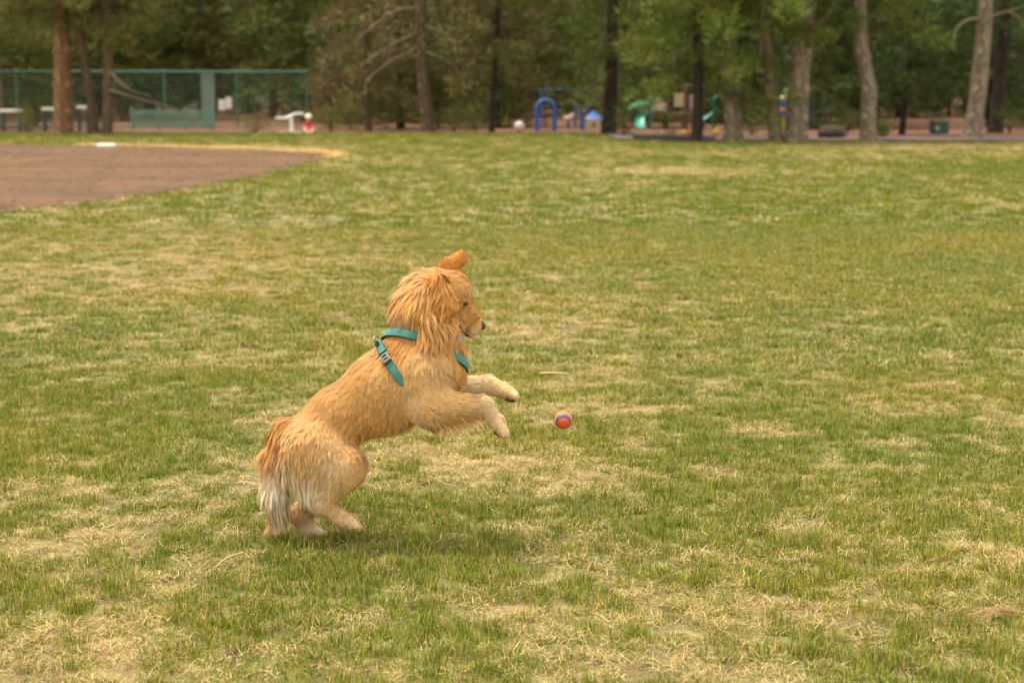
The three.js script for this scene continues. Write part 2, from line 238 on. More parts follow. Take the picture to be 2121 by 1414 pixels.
{
  const tint = (r, dry, x, z) => { const b = 0.82 + 0.36 * r(), y = (fbm(x * 0.8 + 50, z * 0.8, 2) - 0.5) * 0.5; return dry ? [b * (1 + y * 0.15), b, b * (1 - y * 0.2), r()] : [b * (1.02 + y), b * (1 + y * 0.3), b, r()]; };
  // [near, far, cell size, blades per green tuft, its radius, green blade length and width, straw pieces per patch, its radius, straw length and width, segments]
  const zones = [
    ['near', 3.2, 9.5, 0.060, 40, 0.044, [0.020, 0.047], [0.0016, 0.0028], 66, 0.055, [0.014, 0.040], [0.0008, 0.0017], 2, 5],
    ['middle', 9.5, 19, 0.115, 50, 0.076, [0.022, 0.050], [0.0028, 0.0048], 54, 0.10, [0.02, 0.05], [0.0016, 0.0032], 2, 4],
    ['distant', 19, 52.5, 0.27, 46, 0.145, [0.026, 0.056], [0.008, 0.014], 46, 0.22, [0.04, 0.09], [0.006, 0.011], 1, 4],
  ];
  zones.forEach(([what, d0, d1, cell, gn, gr, gl, gw, sn, sr, sl, sw, segs, variants], zi) => {
    const r = rng(100 + zi), green = [], dry = [];
    for (let d = d0; d < d1; d += cell) {
      const half = d * 0.335 + 1.3;
      for (let x0 = -half; x0 < half; x0 += cell) {
        const x = x0 + (r() - 0.5) * cell * 1.3, z = -(d + (r() - 0.5) * cell * 1.3);
        if (-z > lawnEdge(x) || inDirt(x + (noise2(x * 3, z * 3) - 0.5) * 0.25, z)) { r(); continue; }
        const g = greenness(x, z), fr = r();
        if (fr < 0.16 + 0.84 * smooth(0.24, 0.66, g)) { green.push([x, z, (0.72 + 0.55 * r()) * (0.74 + 0.42 * smooth(0.4, 0.9, g)), tint(r, false, x, z), r() * 6.283]); if (r() < smooth(0.55, 0.85, g)) green.push([x + (r() - 0.5) * cell, z + (r() - 0.5) * cell, 0.7 + 0.5 * r(), tint(r, false, x, z), r() * 6.283]); }
        if (r() < 0.93 - 0.68 * smooth(0.42, 0.82, g)) dry.push([x + (r() - 0.5) * cell, z + (r() - 0.5) * cell, 0.8 + 0.5 * r(), tint(r, true, x, z), r() * 6.283]);
      }
    }
    const G = [], D = [];
    for (let v = 0; v < variants; v++) { G.push(blades(gn, gr, { len: gl, width: gw, lean: 0.5, bend: 0.8, flat: 0.08, lift: 0.01, segs, colors: GREEN, mix: zi === 2 ? 0.1 : 0.2, other: STRAW, tip: 0.2 }, 900 + zi * 20 + v)); D.push(blades(sn, sr, { len: sl, width: sw, lean: 0.85, bend: 0.9, flat: 0.8, lift: 0.012, segs, colors: v === 1 ? [...STRAW, [0.2, 0.135, 0.07]] : STRAW, mix: 0.16, other: GREEN, tip: 0 }, 700 + zi * 20 + v)); }
    scatter('grass', `short green grass blades on the ${what} lawn`, G, grassMat, green);
    scatter('dry_grass', `matted straw coloured dead grass on the ${what} lawn`, D, strawMat, dry);
    console.log(what, green.length, dry.length);
  });
  // pale straw fringe along the far edge of the infield
  const r = rng(61), fringe = [];
  for (let i = 5; i < 11; i++) { const a = DIRT[i], b = DIRT[i + 1], n = Math.round(a.distanceTo(b) / 0.05); for (let k = 0; k < n; k++) { const t = k / n, w = (i < 9 ? 0.75 : 0.3) * (0.5 + fbm((i + t) * 3, 2, 2)), x = lerp(a.x, b.x, t) + (r() - 0.2) * w * 0.4, z = lerp(a.z, b.z, t) - (r() - 0.25) * w; if (r() < 0.9) fringe.push([x, z, 0.8 + 0.5 * r(), [1.25, 1.2, 1.15, r()], r() * 6.283]); } }
  scatter('dry_grass', 'pale straw fringe along the far edge of the infield dirt', [blades(46, 0.2, { len: [0.05, 0.1], width: [0.006, 0.011], lean: 0.75, bend: 0.9, flat: 0.6, lift: 0.03, segs: 1, colors: STRAW.filter((c) => c[0] > 0.4), tip: 0 }, 999)], strawMat, fringe);
  // loose clods on the infield
  const lump = new THREE.IcosahedronGeometry(1, 1), lp = lump.attributes.position; for (let i = 0; i < lp.count; i++) { const v = V().fromBufferAttribute(lp, i), n = 0.75 + 0.5 * hash2(Math.round(v.x * 50), Math.round(v.y * 50 + v.z * 33)); lp.setXYZ(i, v.x * n, v.y * n * 0.6, v.z * n); } lump.computeVertexNormals();
  const cl = []; while (cl.length < 9000) { const z = -(18 + r() * 23), x = z * -0.0 - 3.5 - r() * 10; if (inDirt(x, z) && r() < 0.25 + fbm(x * 0.9, z * 0.9, 2)) cl.push([x, z]); }
  const cm = new THREE.InstancedMesh(lump, std({ color: rgb(0.15, 0.085, 0.045), roughness: 1 }), cl.length), o = new THREE.Object3D(), cc = new THREE.Color();
  cl.forEach(([x, z], i) => { const q = 0.008 + 0.03 * r() ** 3; o.position.set(x, lawnHeight(x, z) + 0.012, z); o.rotation.set(0, r() * 6, 0); o.scale.setScalar(q); o.updateMatrix(); cm.setMatrixAt(i, o.matrix); const b = 0.7 + 0.7 * r(); cm.setColorAt(i, cc.setRGB(b, b, b)); });
  cm.name = 'dirt_clods'; cm.castShadow = cm.receiveShadow = true; cm.userData.kind = 'stuff'; cm.userData.label = 'small loose clods scattered over the infield dirt'; scene.add(cm);
}

// ---------------------------------------------------------------- the dog
const PPM = 563, DOGZ = onGround(660, 1114).z + 0.07;        // plane of the dog's spine
const D = (px, py, w = 0) => onPlane(px, py, DOGZ + w);
const GOLD = [0.66, 0.372, 0.122], DEEP = [0.59, 0.275, 0.066], LIGHT = [0.73, 0.475, 0.205], CREAM = [0.77, 0.585, 0.345], PALE = [0.86, 0.74, 0.55], TAN = [0.60, 0.385, 0.185];
function project(p) { const x = p.x, y = p.y - EYE, z = p.z, depth = -y * SINP - z * COSP, up = y * COSP - z * SINP; return [CX + FOCAL * x / depth, CY - FOCAL * up / depth]; }
// bone: from [px, py, w, r px] to the same; w is metres towards the camera, sw squeezes it sideways; fur: length m, lie of the hair [right, down, towards camera], colour, curl
const bone = (a, b, sw, k, len, flow, color, curl = 0.3, dense = 1) => ({ a: D(a[0], a[1], a[2]), b: D(b[0], b[1], b[2]), ra: a[3] / PPM, rb: b[3] / PPM, sw, k, len, flow: V(flow[0], -flow[1], flow[2] ?? 0).normalize(), color, curl, dense });
const dogBones = [
  bone([630, 916, 0, 52], [702, 862, 0, 54], 0.95, 0.05, 0.033, [-0.55, 0.8], GOLD, 0.35),                 // croup
  bone([702, 862, 0, 53], [800, 810, 0, 76], 0.86, 0.06, 0.034, [-0.30, 0.9], GOLD, 0.4),                  // loin and ribs
  bone([800, 810, 0, 76], [868, 772, 0, 78], 0.86, 0.06, 0.037, [0.12, 1], GOLD, 0.35),                    // chest
  bone([864, 728, 0, 64], [880, 648, -0.01, 52], 0.88, 0.06, 0.058, [-0.25, 1], DEEP, 0.8),                // neck
  bone([908, 604, -0.02, 44], [936, 602, -0.035, 39], 0.86, 0.03, 0.022, [-1, 0.15], GOLD, 0.5),           // skull
  bone([950, 634, -0.035, 30], [984, 669, -0.055, 17], 0.85, 0.022, 0.005, [-0.7, -0.6], GOLD, 0.1, 1.6),
  bone([953, 660, -0.036, 22], [979, 680, -0.054, 14], 0.85, 0.014, 0.005, [-0.7, -0.3], LIGHT, 0.1, 1.6),       // muzzle
  bone([948, 664, -0.035, 21], [974, 686, -0.05, 9], 0.85, 0.012, 0.006, [-0.8, -0.3], GOLD, 0.1),        // lower jaw
  bone([920, 646, -0.005, 30], [934, 664, -0.012, 22], 0.9, 0.03, 0.010, [-0.6, 0.8], GOLD, 0.4, 1.6),           // cheek
  bone([890, 640, 0.01, 48], [901, 700, 0.01, 42], 0.95, 0.05, 0.072, [0.10, 1], GOLD, 1.5, 1.6),          // ruff
  bone([880, 600, 0.0, 30], [856, 645, 0, 30], 1.0, 0.05, 0.058, [-1, 0.25], LIGHT, 1.0, 1.5),           // mane behind the head
  bone([905, 700, 0.0, 46], [928, 752, 0.0, 34], 1.0, 0.05, 0.062, [0.05, 1], GOLD, 0.9, 1.2),             // chest ruff
  bone([906, 580, 0.066, 15], [926, 634, 0.094, 18], 0.42, 0.008, 0.040, [0.15, 1], DEEP, 1.5, 1.6),        // near ear, hanging
  bone([925, 558, -0.07, 20], [954, 535, -0.095, 14.5], 0.30, 0.014, 0.009, [0.6, -0.7], DEEP, 0.3, 1.4),    // far ear, flung up
  bone([876, 775, 0.085, 52], [886, 842, 0.11, 36], 0.75, 0.045, 0.036, [0.05, 1], LIGHT, 0.3),            // near upper arm
  bone([888, 842, 0.11, 36], [1000, 838, 0.115, 15.5], 0.85, 0.03, 0.017, [1, 0.25], LIGHT, 0.3, 1.2),       // near forearm
  bone([1001, 838, 0.115, 17], [1030, 877, 0.115, 13.5], 0.9, 0.02, 0.009, [0.6, 0.8], CREAM, 0.1, 1.4),     // near pastern
  bone([1000, 833, 0.115, 12], [1006, 838, 0.115, 12], 1.1, 0.012, 0.010, [0.8, 0.6], CREAM, 0.1, 1.4),    // near wrist
  bone([664, 1046, 0.09, 13], [655, 1038, 0.09, 10], 0.8, 0.012, 0.014, [-0.5, 0.9], TAN, 0.2, 1.4),       // near heel
  bone([618, 1068, -0.08, 12], [611, 1060, -0.08, 10], 0.8, 0.012, 0.014, [-0.5, 0.9], TAN, 0.2, 1.4),     // far heel
  bone([898, 770, -0.085, 46], [916, 812, -0.11, 30], 0.75, 0.045, 0.034, [0.1, 1], LIGHT, 0.3),           // far upper arm
  bone([918, 808, -0.11, 30], [1012, 797, -0.115, 17], 0.85, 0.03, 0.016, [1, 0.2], CREAM, 0.3, 1.2),      // far forearm
  bone([1012, 797, -0.115, 17], [1046, 812, -0.115, 14], 0.9, 0.02, 0.009, [0.9, 0.4], CREAM, 0.1, 1.4),   // far pastern
  bone([648, 934, 0.075, 60], [712, 965, 0.10, 45], 0.72, 0.045, 0.028, [-0.15, 1], LIGHT, 0.3, 1.1),      // near thigh
  bone([704, 978, 0.10, 40], [668, 1044, 0.09, 17], 0.72, 0.03, 0.028, [-0.5, 0.85], LIGHT, 0.3),          // near shank
  bone([668, 1046, 0.09, 18], [712, 1078, 0.09, 17], 0.9, 0.018, 0.008, [0.8, 0.6], TAN, 0.1, 1.4),        // near rear pastern
  bone([648, 934, -0.075, 56], [700, 972, -0.09, 42], 0.72, 0.045, 0.026, [-0.2, 1], LIGHT, 0.3),          // far thigh
  bone([692, 985, -0.085, 34], [624, 1066, -0.08, 18], 0.75, 0.03, 0.024, [-0.6, 0.8], TAN, 0.3),          // far shank
  bone([624, 1068, -0.08, 17], [640, 1096, -0.08, 16], 0.9, 0.018, 0.010, [0.4, 0.9], TAN, 0.1, 1.4),      // far rear pastern
  bone([610, 962, 0.072, 30], [652, 995, 0.085, 25], 0.8, 0.03, 0.062, [0.25, 1], PALE, 0.5, 1.6),         // pale breeches
  bone([903, 862, 0.11, 17], [988, 848, 0.113, 8], 0.7, 0.02, 0.058, [0.45, 1], LIGHT, 0.5, 1.5),          // fringe under the near forearm
  bone([935, 822, -0.11, 14], [1000, 806, -0.113, 8], 0.7, 0.02, 0.026, [0.5, 1], LIGHT, 0.5, 1.3),        // and under the far one
  bone([592, 890, 0.0, 24], [570, 945, 0.025, 21], 0.85, 0.02, 0.050, [-0.12, 1], DEEP, 0.3, 1.3),         // tail
  bone([570, 945, 0.025, 21], [568, 1010, 0.035, 20], 0.85, 0.014, 0.062, [-0.02, 1], CREAM, 0.4, 1.5),
  bone([568, 1010, 0.035, 20], [580, 1078, 0.0, 13], 0.85, 0.012, 0.060, [0.12, 1], CREAM, 0.4, 1.5),
  bone([580, 1078, 0.0, 13], [552, 1112, -0.05, 6], 0.85, 0.010, 0.028, [-0.8, 0.5], CREAM, 0.3, 1.2),
];
function toes(from, to, w, spread, r, color) { // four toes side by side with cleft gaps
  for (let k = 0; k < 4; k++) { const s = (k - 1.5) * spread, m = Math.abs(k - 1.5) > 1 ? 0.86 : 1; dogBones.push(bone([from[0], from[1], w + s * 0.7, r * 0.8], [lerp(from[0], to[0], m), lerp(from[1], to[1], m), w + s, r * 0.72], 1, 0.003, 0.005, [(to[0] - from[0]), (to[1] - from[1])], color, 0.1, 1.3)); }
  dogBones.push(bone([lerp(from[0], to[0], -0.5), lerp(from[1], to[1], -0.5), w, r * 1.55], [lerp(from[0], to[0], 0.45), lerp(from[1], to[1], 0.45), w, r * 1.4], 1.05, 0.012, 0.008, [(to[0] - from[0]), (to[1] - from[1])], color, 0.1, 1.3));
}
toes([1034, 882], [1046, 902], 0.115, 0.018, 9, CREAM);
toes([1050, 812], [1068, 821], -0.115, 0.018, 9, CREAM);
toes([716, 1079], [740, 1091], 0.09, 0.019, 10, CREAM);
toes([643, 1101], [672, 1107], -0.08, 0.018, 9, PALE);
const dogF = makeField(dogBones);
const dogMesh = surfaceNets(dogF, D(505, 1150, -0.3), D(1110, 480, 0.32), 0.0052);
console.log('dog triangles', dogMesh.idx.length / 3);
// hair properties at a point of the coat, blended from the nearest bones
const markings = [ // [px, py, reach px, colour, strength]: lighter and darker areas of the coat
  [600, 1000, 36, PALE, 0.7], [645, 1010, 32, PALE, 0.75], [560, 990, 26, PALE, 0.8], [735, 985, 40, LIGHT, 0.4], [690, 965, 45, CREAM, 0.6], [640, 905, 40, GOLD, 0.6], [752, 935, 18, DEEP, 0.55], [730, 900, 26, DEEP, 0.4], [575, 930, 26, DEEP, 0.7], [825, 760, 50, LIGHT, 0.35], [830, 715, 34, DEEP, 0.45],
  [860, 850, 30, PALE, 0.35], [895, 770, 34, LIGHT, 0.4], [888, 835, 24, DEEP, 0.3], [960, 600, 24, LIGHT, 0.25], [982, 690, 12, PALE, 0.5], [815, 645, 24, LIGHT, 0.35], [838, 642, 10, PALE, 0.5], [830, 890, 60, LIGHT, 0.35], [680, 1108, 16, PALE, 0.8], [925, 610, 20, DEEP, 0.3],
].map(([x, y, r, c, s]) => ({ p: D(x, y, 0), r: r / PPM, c, s }));
function coat(x, y, z) {
  let W = 0, len = 0, curl = 0, dense = 0, fx = 0, fy = 0, fz = 0; const c = [0, 0, 0];
  for (const b of dogBones) { const d = dogF.one(b, x, y, z); if (d > 0.09) continue; const w = Math.exp(-Math.max(-0.03, d) / 0.010); W += w; len += w * b.len; curl += w * b.curl; dense += w * b.dense; fx += w * b.flow.x; fy += w * b.flow.y; fz += w * b.flow.z; for (let k = 0; k < 3; k++) c[k] += w * b.color[k]; }
  W = W || 1; const o = { len: len / W, curl: curl / W, dense: dense / W, flow: V(fx, fy, fz).normalize(), color: c.map((v) => v / W) };
  for (const m of markings) { const q = ((x - m.p.x) ** 2 + (y - m.p.y) ** 2) / (m.r * m.r); if (q < 5) { const s = m.s * Math.exp(-q); o.color = o.color.map((v, k) => lerp(v, m.c[k], s)); } }
  return o;
}
const dog = thing('dog', 'golden long-haired dog in a teal harness leaping at a ball', 'dog', [D(640, 1114).x, 0, DOGZ]);
const O = dog.position.clone();
const local = (g) => g.translate(-O.x, -O.y, -O.z);
{
  const col = []; for (let i = 0; i < dogMesh.pos.length; i += 3) { const c = coat(dogMesh.pos[i], dogMesh.pos[i + 1], dogMesh.pos[i + 2]).color; col.push(c[0] * 0.86, c[1] * 0.82, c[2] * 0.76); }
  part('body', local(geoFrom(dogMesh.pos, dogMesh.idx, col, dogMesh.nor)), std({ vertexColors: true, roughness: 0.9 }), dog);
}
// harness: straps that follow the body in closed loops
const teal = std({ color: rgb(0.075, 0.285, 0.25), roughness: 0.8, bumpMap: dataTexture(64, (u, v) => { const x = 0.5 + 0.25 * Math.sin(u * 6.283 * 16) + 0.25 * Math.sin(v * 6.283 * 16); return [x, x, x]; }, false, [1, 14]), bumpScale: 0.0012 });
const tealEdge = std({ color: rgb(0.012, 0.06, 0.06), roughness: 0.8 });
const greyMetal = std({ color: rgb(0.45, 0.45, 0.45), roughness: 0.35, metalness: 0.9 });
const greyPlastic = std({ color: rgb(0.28, 0.25, 0.22), roughness: 0.45 });
const strapPoints = [];
// loop round the body: centre, two in-plane axes; for each angle walk outward until outside the body
function loopOn(center, e1, e2, n, liftAt, from = 0, to = Math.PI * 2) {
  const r = []; for (let i = 0; i <= n; i++) { const a = lerp(from, to, i / n), d = e1.clone().multiplyScalar(Math.cos(a)).addScaledVector(e2, Math.sin(a)); let t = 0.01; for (let s = 0; s < 60; s++) { const f = dogF.field(center.x + d.x * t, center.y + d.y * t, center.z + d.z * t); if (f > -0.0008) break; t += Math.max(0.002, -f * 0.7); } const p = center.clone().addScaledVector(d, t), g = dogF.grad(p.x, p.y, p.z, 0.012); r.push({ p: p.addScaledVector(g, liftAt(...project(p))), n: g }); }
  return r;
}
function strap(path, width, thick, closed, shown = () => true) {
  // smooth the path, then sweep a flat rounded section with its broad side on the coat
  for (let it = 0; it < 6; it++) { const q = path.map((s) => s.p.clone()); path.forEach((s, i) => { const a = path[i - 1] ?? (closed ? path[path.length - 2] : s), b = path[i + 1] ?? (closed ? path[1] : s); s.p.copy(q[i]).multiplyScalar(0.5).addScaledVector(a === s ? q[i] : q[path.indexOf(a)], 0.25).addScaledVector(b === s ? q[i] : q[path.indexOf(b)], 0.25); }); }
  const pos = [], idx = [], uv = [], sec = [[-1, 0], [-0.9, 0.8], [0, 1], [0.9, 0.8], [1, 0], [0.9, -0.8], [0, -1], [-0.9, -0.8]], S = sec.length + 1;
  let L = 0;
  path.forEach((s, i) => {
    const a = path[Math.max(0, i - 1)].p, b = path[Math.min(path.length - 1, i + 1)].p, t = V().subVectors(b, a).normalize(), side = V().crossVectors(t, s.n).normalize(), up = V().crossVectors(side, t).normalize(); if (i) L += s.p.distanceTo(path[i - 1].p);
    for (let k = 0; k < S; k++) { const [u, v] = sec[k % sec.length], q = s.p.clone().addScaledVector(side, u * width / 2).addScaledVector(up, v * thick / 2); pos.push(q.x, q.y, q.z); uv.push(k / 4, L * 10); }
    const [qx, qy] = project(s.p), near = s.p.z > DOGZ; if (!near || shown(qx, qy)) strapPoints.push({ p: s.p.clone(), r: width * 0.5 });
  });
  for (let i = 0; i < path.length - 1; i++) for (let k = 0; k < S - 1; k++) { const a = i * S + k; idx.push(a, a + 1, a + S, a + 1, a + S + 1, a + S); }
  if (!closed) for (const e of [0, path.length - 1]) for (let k = 1; k < 7; k++) idx.push(...(e ? [e * S, e * S + k, e * S + k + 1] : [0, k + 1, k]));
  return local(geoFrom(pos, idx, null, null, uv));
}
const harness = thing('dog_harness', 'teal webbing harness with grey buckle worn by the dog', 'harness', O.toArray());
let girthPath;
const dirIn = (a, b) => V().subVectors(b, a).normalize();
{
  const lift = 0.013;
  // girth strap: from behind the withers down behind the near leg and round under the chest
  const g1 = dirIn(D(782, 698), D(872, 838)), c1 = D(822, 766);
  const girth = loopOn(c1, g1.clone().negate(), V(0.10, 0, 1).normalize(), 72, (x, y) => lerp(lift, -0.012, smooth(782, 808, y)));
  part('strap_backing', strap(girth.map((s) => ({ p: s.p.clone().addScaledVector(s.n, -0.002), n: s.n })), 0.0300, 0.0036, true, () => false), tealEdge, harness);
  part('girth_strap', strap(girth, 0.027, 0.005, true, (x, y) => y < 796), teal, harness); girthPath = girth;
  // neck loop, tilted so that it runs over the near shoulder
  const g2 = dirIn(D(790, 700), D(950, 765)), c2 = D(870, 724), tilt = V(0.22, 0.46, 0.86).normalize();
  const neck = loopOn(c2, g2.clone().negate(), tilt, 72, (x, y) => lerp(lift + 0.003, -0.004, smooth(862, 885, x) * (1 - smooth(935, 955, x))));
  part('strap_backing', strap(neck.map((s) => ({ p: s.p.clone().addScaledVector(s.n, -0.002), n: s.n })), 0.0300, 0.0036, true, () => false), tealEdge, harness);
  part('neck_strap', strap(neck, 0.027, 0.005, true, (x, y) => x < 872 || x > 945), teal, harness);
}

// ---------------------------------------------------------------- fur: locks of tapered hairs rooted on the body
const bare = [[995, 672, 13], [963, 629, 6]].map(([x, y, r]) => ({ p: D(x, y, -0.05), r: r / PPM }));
const trims = [[948, 668, 24, 0.25], [935, 690, 14, 0.5], [955, 640, 22, 0.4]].map(([x, y, r, f]) => ({ p: D(x, y, 0), r: r / PPM, f })); // hair is short on the face
function growFur(count, perLock, seed, opt) {
  const { pos, idx, nor } = dogMesh, r = rng(seed), tri = idx.length / 3, cum = new Float32Array(tri); let A = 0;
  const a = V(), b = V(), c = V();
  for (let t = 0; t < tri; t++) { a.fromArray(pos, idx[t * 3] * 3); b.fromArray(pos, idx[t * 3 + 1] * 3); c.fromArray(pos, idx[t * 3 + 2] * 3); A += b.sub(a).cross(c.sub(a)).length() / 2; cum[t] = A; }
  const P = [], N = [], C = [], I = [];
  const pick = () => { const q = r() * A; let lo = 0, hi = tri - 1; while (lo < hi) { const m = (lo + hi) >> 1; if (cum[m] < q) lo = m + 1; else hi = m; } let u = r(), v = r(); if (u + v > 1) { u = 1 - u; v = 1 - v; } const p = V(), n = V(); [1 - u - v, u, v].forEach((w, k) => { const i = idx[lo * 3 + k] * 3; p.x += pos[i] * w; p.y += pos[i + 1] * w; p.z += pos[i + 2] * w; n.x += nor[i] * w; n.y += nor[i + 1] * w; n.z += nor[i + 2] * w; }); return { p, n: n.normalize() }; };
  const nearStrap = (p, s) => { for (const q of strapPoints) { const d = (p.x - q.p.x) ** 2 + (p.y - q.p.y) ** 2 + (p.z - q.p.z) ** 2; if (d < (q.r + s) ** 2) return true; } return false; };
  for (let k = 0; k < count; k++) {
    const root = pick(), f = coat(root.p.x, root.p.y, root.p.z);
    if (r() > f.dense / 1.6) continue;
    if (bare.some((q) => q.p.distanceTo(root.p) < q.r)) continue;
    if (opt.only) { const [qx, qy] = project(root.p); if (!opt.only(qx, qy, root.p.z - DOGZ)) continue; }
    if (!opt.over && nearStrap(root.p, 0.0005)) continue;
    let L = f.len * (0.7 + 0.6 * r()) * opt.len;
    const under = clamp(-root.n.y - 0.1) * smooth(0.012, 0.03, f.len);
    L *= 1 + under * (f.dense > 1.15 ? 0.5 : 0.2);
    if (root.n.z > -0.5) for (const q of trims) { const e = ((root.p.x - q.p.x) ** 2 + (root.p.y - q.p.y) ** 2) / (q.r * q.r); if (e < 4) L *= lerp(1, q.f, Math.exp(-e * e)); }
    // hair that would lie across a strap stays short
    const n = root.n, flow = f.flow.clone(); flow.y -= under * 0.8; flow.addScaledVector(n, -flow.dot(n)); if (flow.lengthSq() < 0.01) flow.set(0.3, -1, 0).addScaledVector(n, n.y); flow.normalize();
    const SEG = L < 0.014 ? 2 : 4; const long = smooth(0.015, 0.06, L), wig = (r() - 0.5), tang = V().crossVectors(n, flow);
    flow.addScaledVector(tang, (fbm(root.p.x * 22 + 5, root.p.y * 22 + root.p.z * 9, 2) - 0.5) * (0.7 + f.curl * 1.1) + (r() - 0.5) * (0.10 + 0.16 * f.curl)).normalize();
    tang.crossVectors(n, flow);
    const stand = opt.stand * (0.20 + 0.22 * r()) * (1 + 0.3 * long);
    const tipPt = root.p.clone().addScaledVector(flow, L);
    if (!opt.over && nearStrap(tipPt, 0.004) || !opt.over && nearStrap(root.p.clone().addScaledVector(flow, L * 0.5), 0.004)) { L *= 0.45; if (nearStrap(root.p.clone().addScaledVector(flow, L), 0.004) && r() < 0.85) continue; }
    const blown = f.flow.x < -0.75 ? 0.25 : 1, gravity = 0.55 * long * blown, phase = r() * 6.28, curl = f.curl * 0.16 * (0.5 + r()), waves = 2.2 + r() * 1.6, spreadR = opt.spread * (0.6 + 0.8 * r()) * (1.5 - 0.5 * long), gather = smooth(0.012, 0.04, L) * (0.45 + 0.5 * r()) * (f.curl < 0.5 ? 0.7 : 1);
    const patch = fbm(root.p.x * 30 + 3, root.p.y * 30 - root.p.z * 20, 2) - 0.5, bright = 1.0 + patch * 0.28 + (r() - 0.5) * 0.18, warm = patch * 0.3 + (r() - 0.5) * 0.08;
    // spine of the lock
    const spine = []; let p = root.p.clone(), d = flow.clone().addScaledVector(n, stand).normalize();
    for (let s = 0; s <= SEG; s++) {
      spine.push(p.clone()); const st = L / SEG, t = s / SEG;
      const dd = d.clone(); dd.y -= gravity * t; dd.addScaledVector(n, -0.25 * t * (1 - long * 0.5)); dd.addScaledVector(tang, Math.sin(phase + waves * t * 3.1) * curl * 2.2).normalize();
      p = p.clone().addScaledVector(dd, st);
      const e = dogF.field(p.x, p.y, p.z); if (e < 0.003) { const g = dogF.grad(p.x, p.y, p.z); p.addScaledVector(g, Math.min(0.02, 0.003 - e)); }
      d = dd;
    }
    const m = Math.max(3, Math.round(perLock * (0.7 + 0.6 * r())));
    for (let h = 0; h < m; h++) {
      const u = (r() - 0.5) * 2 * spreadR, v = (r() - 0.5) * spreadR, w0 = opt.width * (0.7 + 0.6 * r()), lift = (r() - 0.3) * 0.004, hl = 0.7 + 0.35 * r(), hb = bright * (0.86 + 0.28 * r()), hw = warm + (r() - 0.5) * 0.06, ph = r() * 6.28;
      const base = P.length / 3; const pts = [];
      for (let s = 0; s <= SEG; s++) { const t = s / SEG, f0 = t * hl * SEG, i0 = Math.min(SEG - 1, Math.floor(f0)), q = spine[i0].clone().lerp(spine[i0 + 1], f0 - i0), g = 1 - gather * t; q.addScaledVector(tang, u * g + Math.sin(ph + t * 5) * 0.0012 * t).addScaledVector(flow, v * g).addScaledVector(n, lift * t); pts.push(q); }
      for (let s = 0; s <= SEG; s++) {
        const q = pts[s], t = s / SEG, dir = V().subVectors(pts[Math.min(SEG, s + 1)], pts[Math.max(0, s - 1)]).normalize(), side = V().crossVectors(dir, n).normalize(), nn = V().crossVectors(side, dir).normalize(); if (nn.dot(n) < 0) nn.negate();
        const w = w0 * (s === SEG ? 0 : 1 - 0.55 * t * t) / 2, tipLight = 1 + 0.10 * t;
        const col = [f.color[0] * hb * tipLight * (1 + hw * 0.3), f.color[1] * hb * tipLight, f.color[2] * hb * tipLight * (1 - hw)].map((x) => Math.min(0.9, x));
        if (s < SEG) { for (const sg of [-1, 1]) { const e = q.clone().addScaledVector(side, sg * w), ne = nn.clone().addScaledVector(side, sg * 0.55).normalize(); P.push(e.x, e.y, e.z); N.push(ne.x, ne.y, ne.z); C.push(...col); } }
        else { P.push(q.x, q.y, q.z); N.push(nn.x, nn.y, nn.z); C.push(...col); }
      }
      for (let s = 0; s < SEG - 1; s++) { const i = base + s * 2; I.push(i, i + 1, i + 2, i + 1, i + 3, i + 2); } const i = base + (SEG - 1) * 2; I.push(i, i + 1, i + 2);
    }
  }
  console.log('hair triangles', I.length / 3);
  return local(geoFrom(P, I, C, N));
}
const furMat = new THREE.MeshPhysicalMaterial({ vertexColors: true, roughness: 0.48, specularIntensity: 0.5, side: THREE.DoubleSide, transmission: 0.18, thickness: 0 });
part('coat', growFur(25000, 10, 31, { len: 1.0, stand: 0.66, spread: 0.0068, width: 0.00105 }), furMat, dog).userData.kind = 'stuff';
// longer, looser locks over the neck, breeches, tail and underside
part('feathering', growFur(13000, 10, 53, { len: 1.28, stand: 1.1, spread: 0.0045, width: 0.00105, only: (x, y, w) => (x > 790 && x < 925 && y > 560 && y < 632) || (x > 535 && x < 690 && y > 890 && y < 1045) || (x > 880 && x < 990 && y > 835 && y < 885) || (x > 690 && x < 760 && y > 870 && y < 910) }), furMat, dog).userData.kind = 'stuff';
// long locks of the ruff that fall over the neck strap
part('ruff', growFur(60000, 8, 77, { len: 1.25, stand: 2.4, spread: 0.005, width: 0.00125, over: true, only: (x, y, w) => w > 0.02 && (x > 872 && x < 932 && y > 640 && y < 700) && (x * 7 + y * 13) % 10 < 5 }), furMat, dog).userData.kind = 'stuff';
{ // a few long hairs of the tail blown sideways
  const r = rng(19), m = std({ color: rgb(...PALE), roughness: 0.5 });
  for (let k = 0; k < 9; k++) { const y = 985 + r() * 22, L = 20 + r() * 42; part('tail_hair', local(tube([D(555, y, 0.04), D(548 - L * 0.3, y + 2 + r() * 4, 0.04 + r() * 0.02), D(546 - L * 0.7, y + r() * 10 - 2, 0.05), D(545 - L, y + r() * 16 - 6, 0.05)], 0.0005, 10, 4)), m, dog); }
}

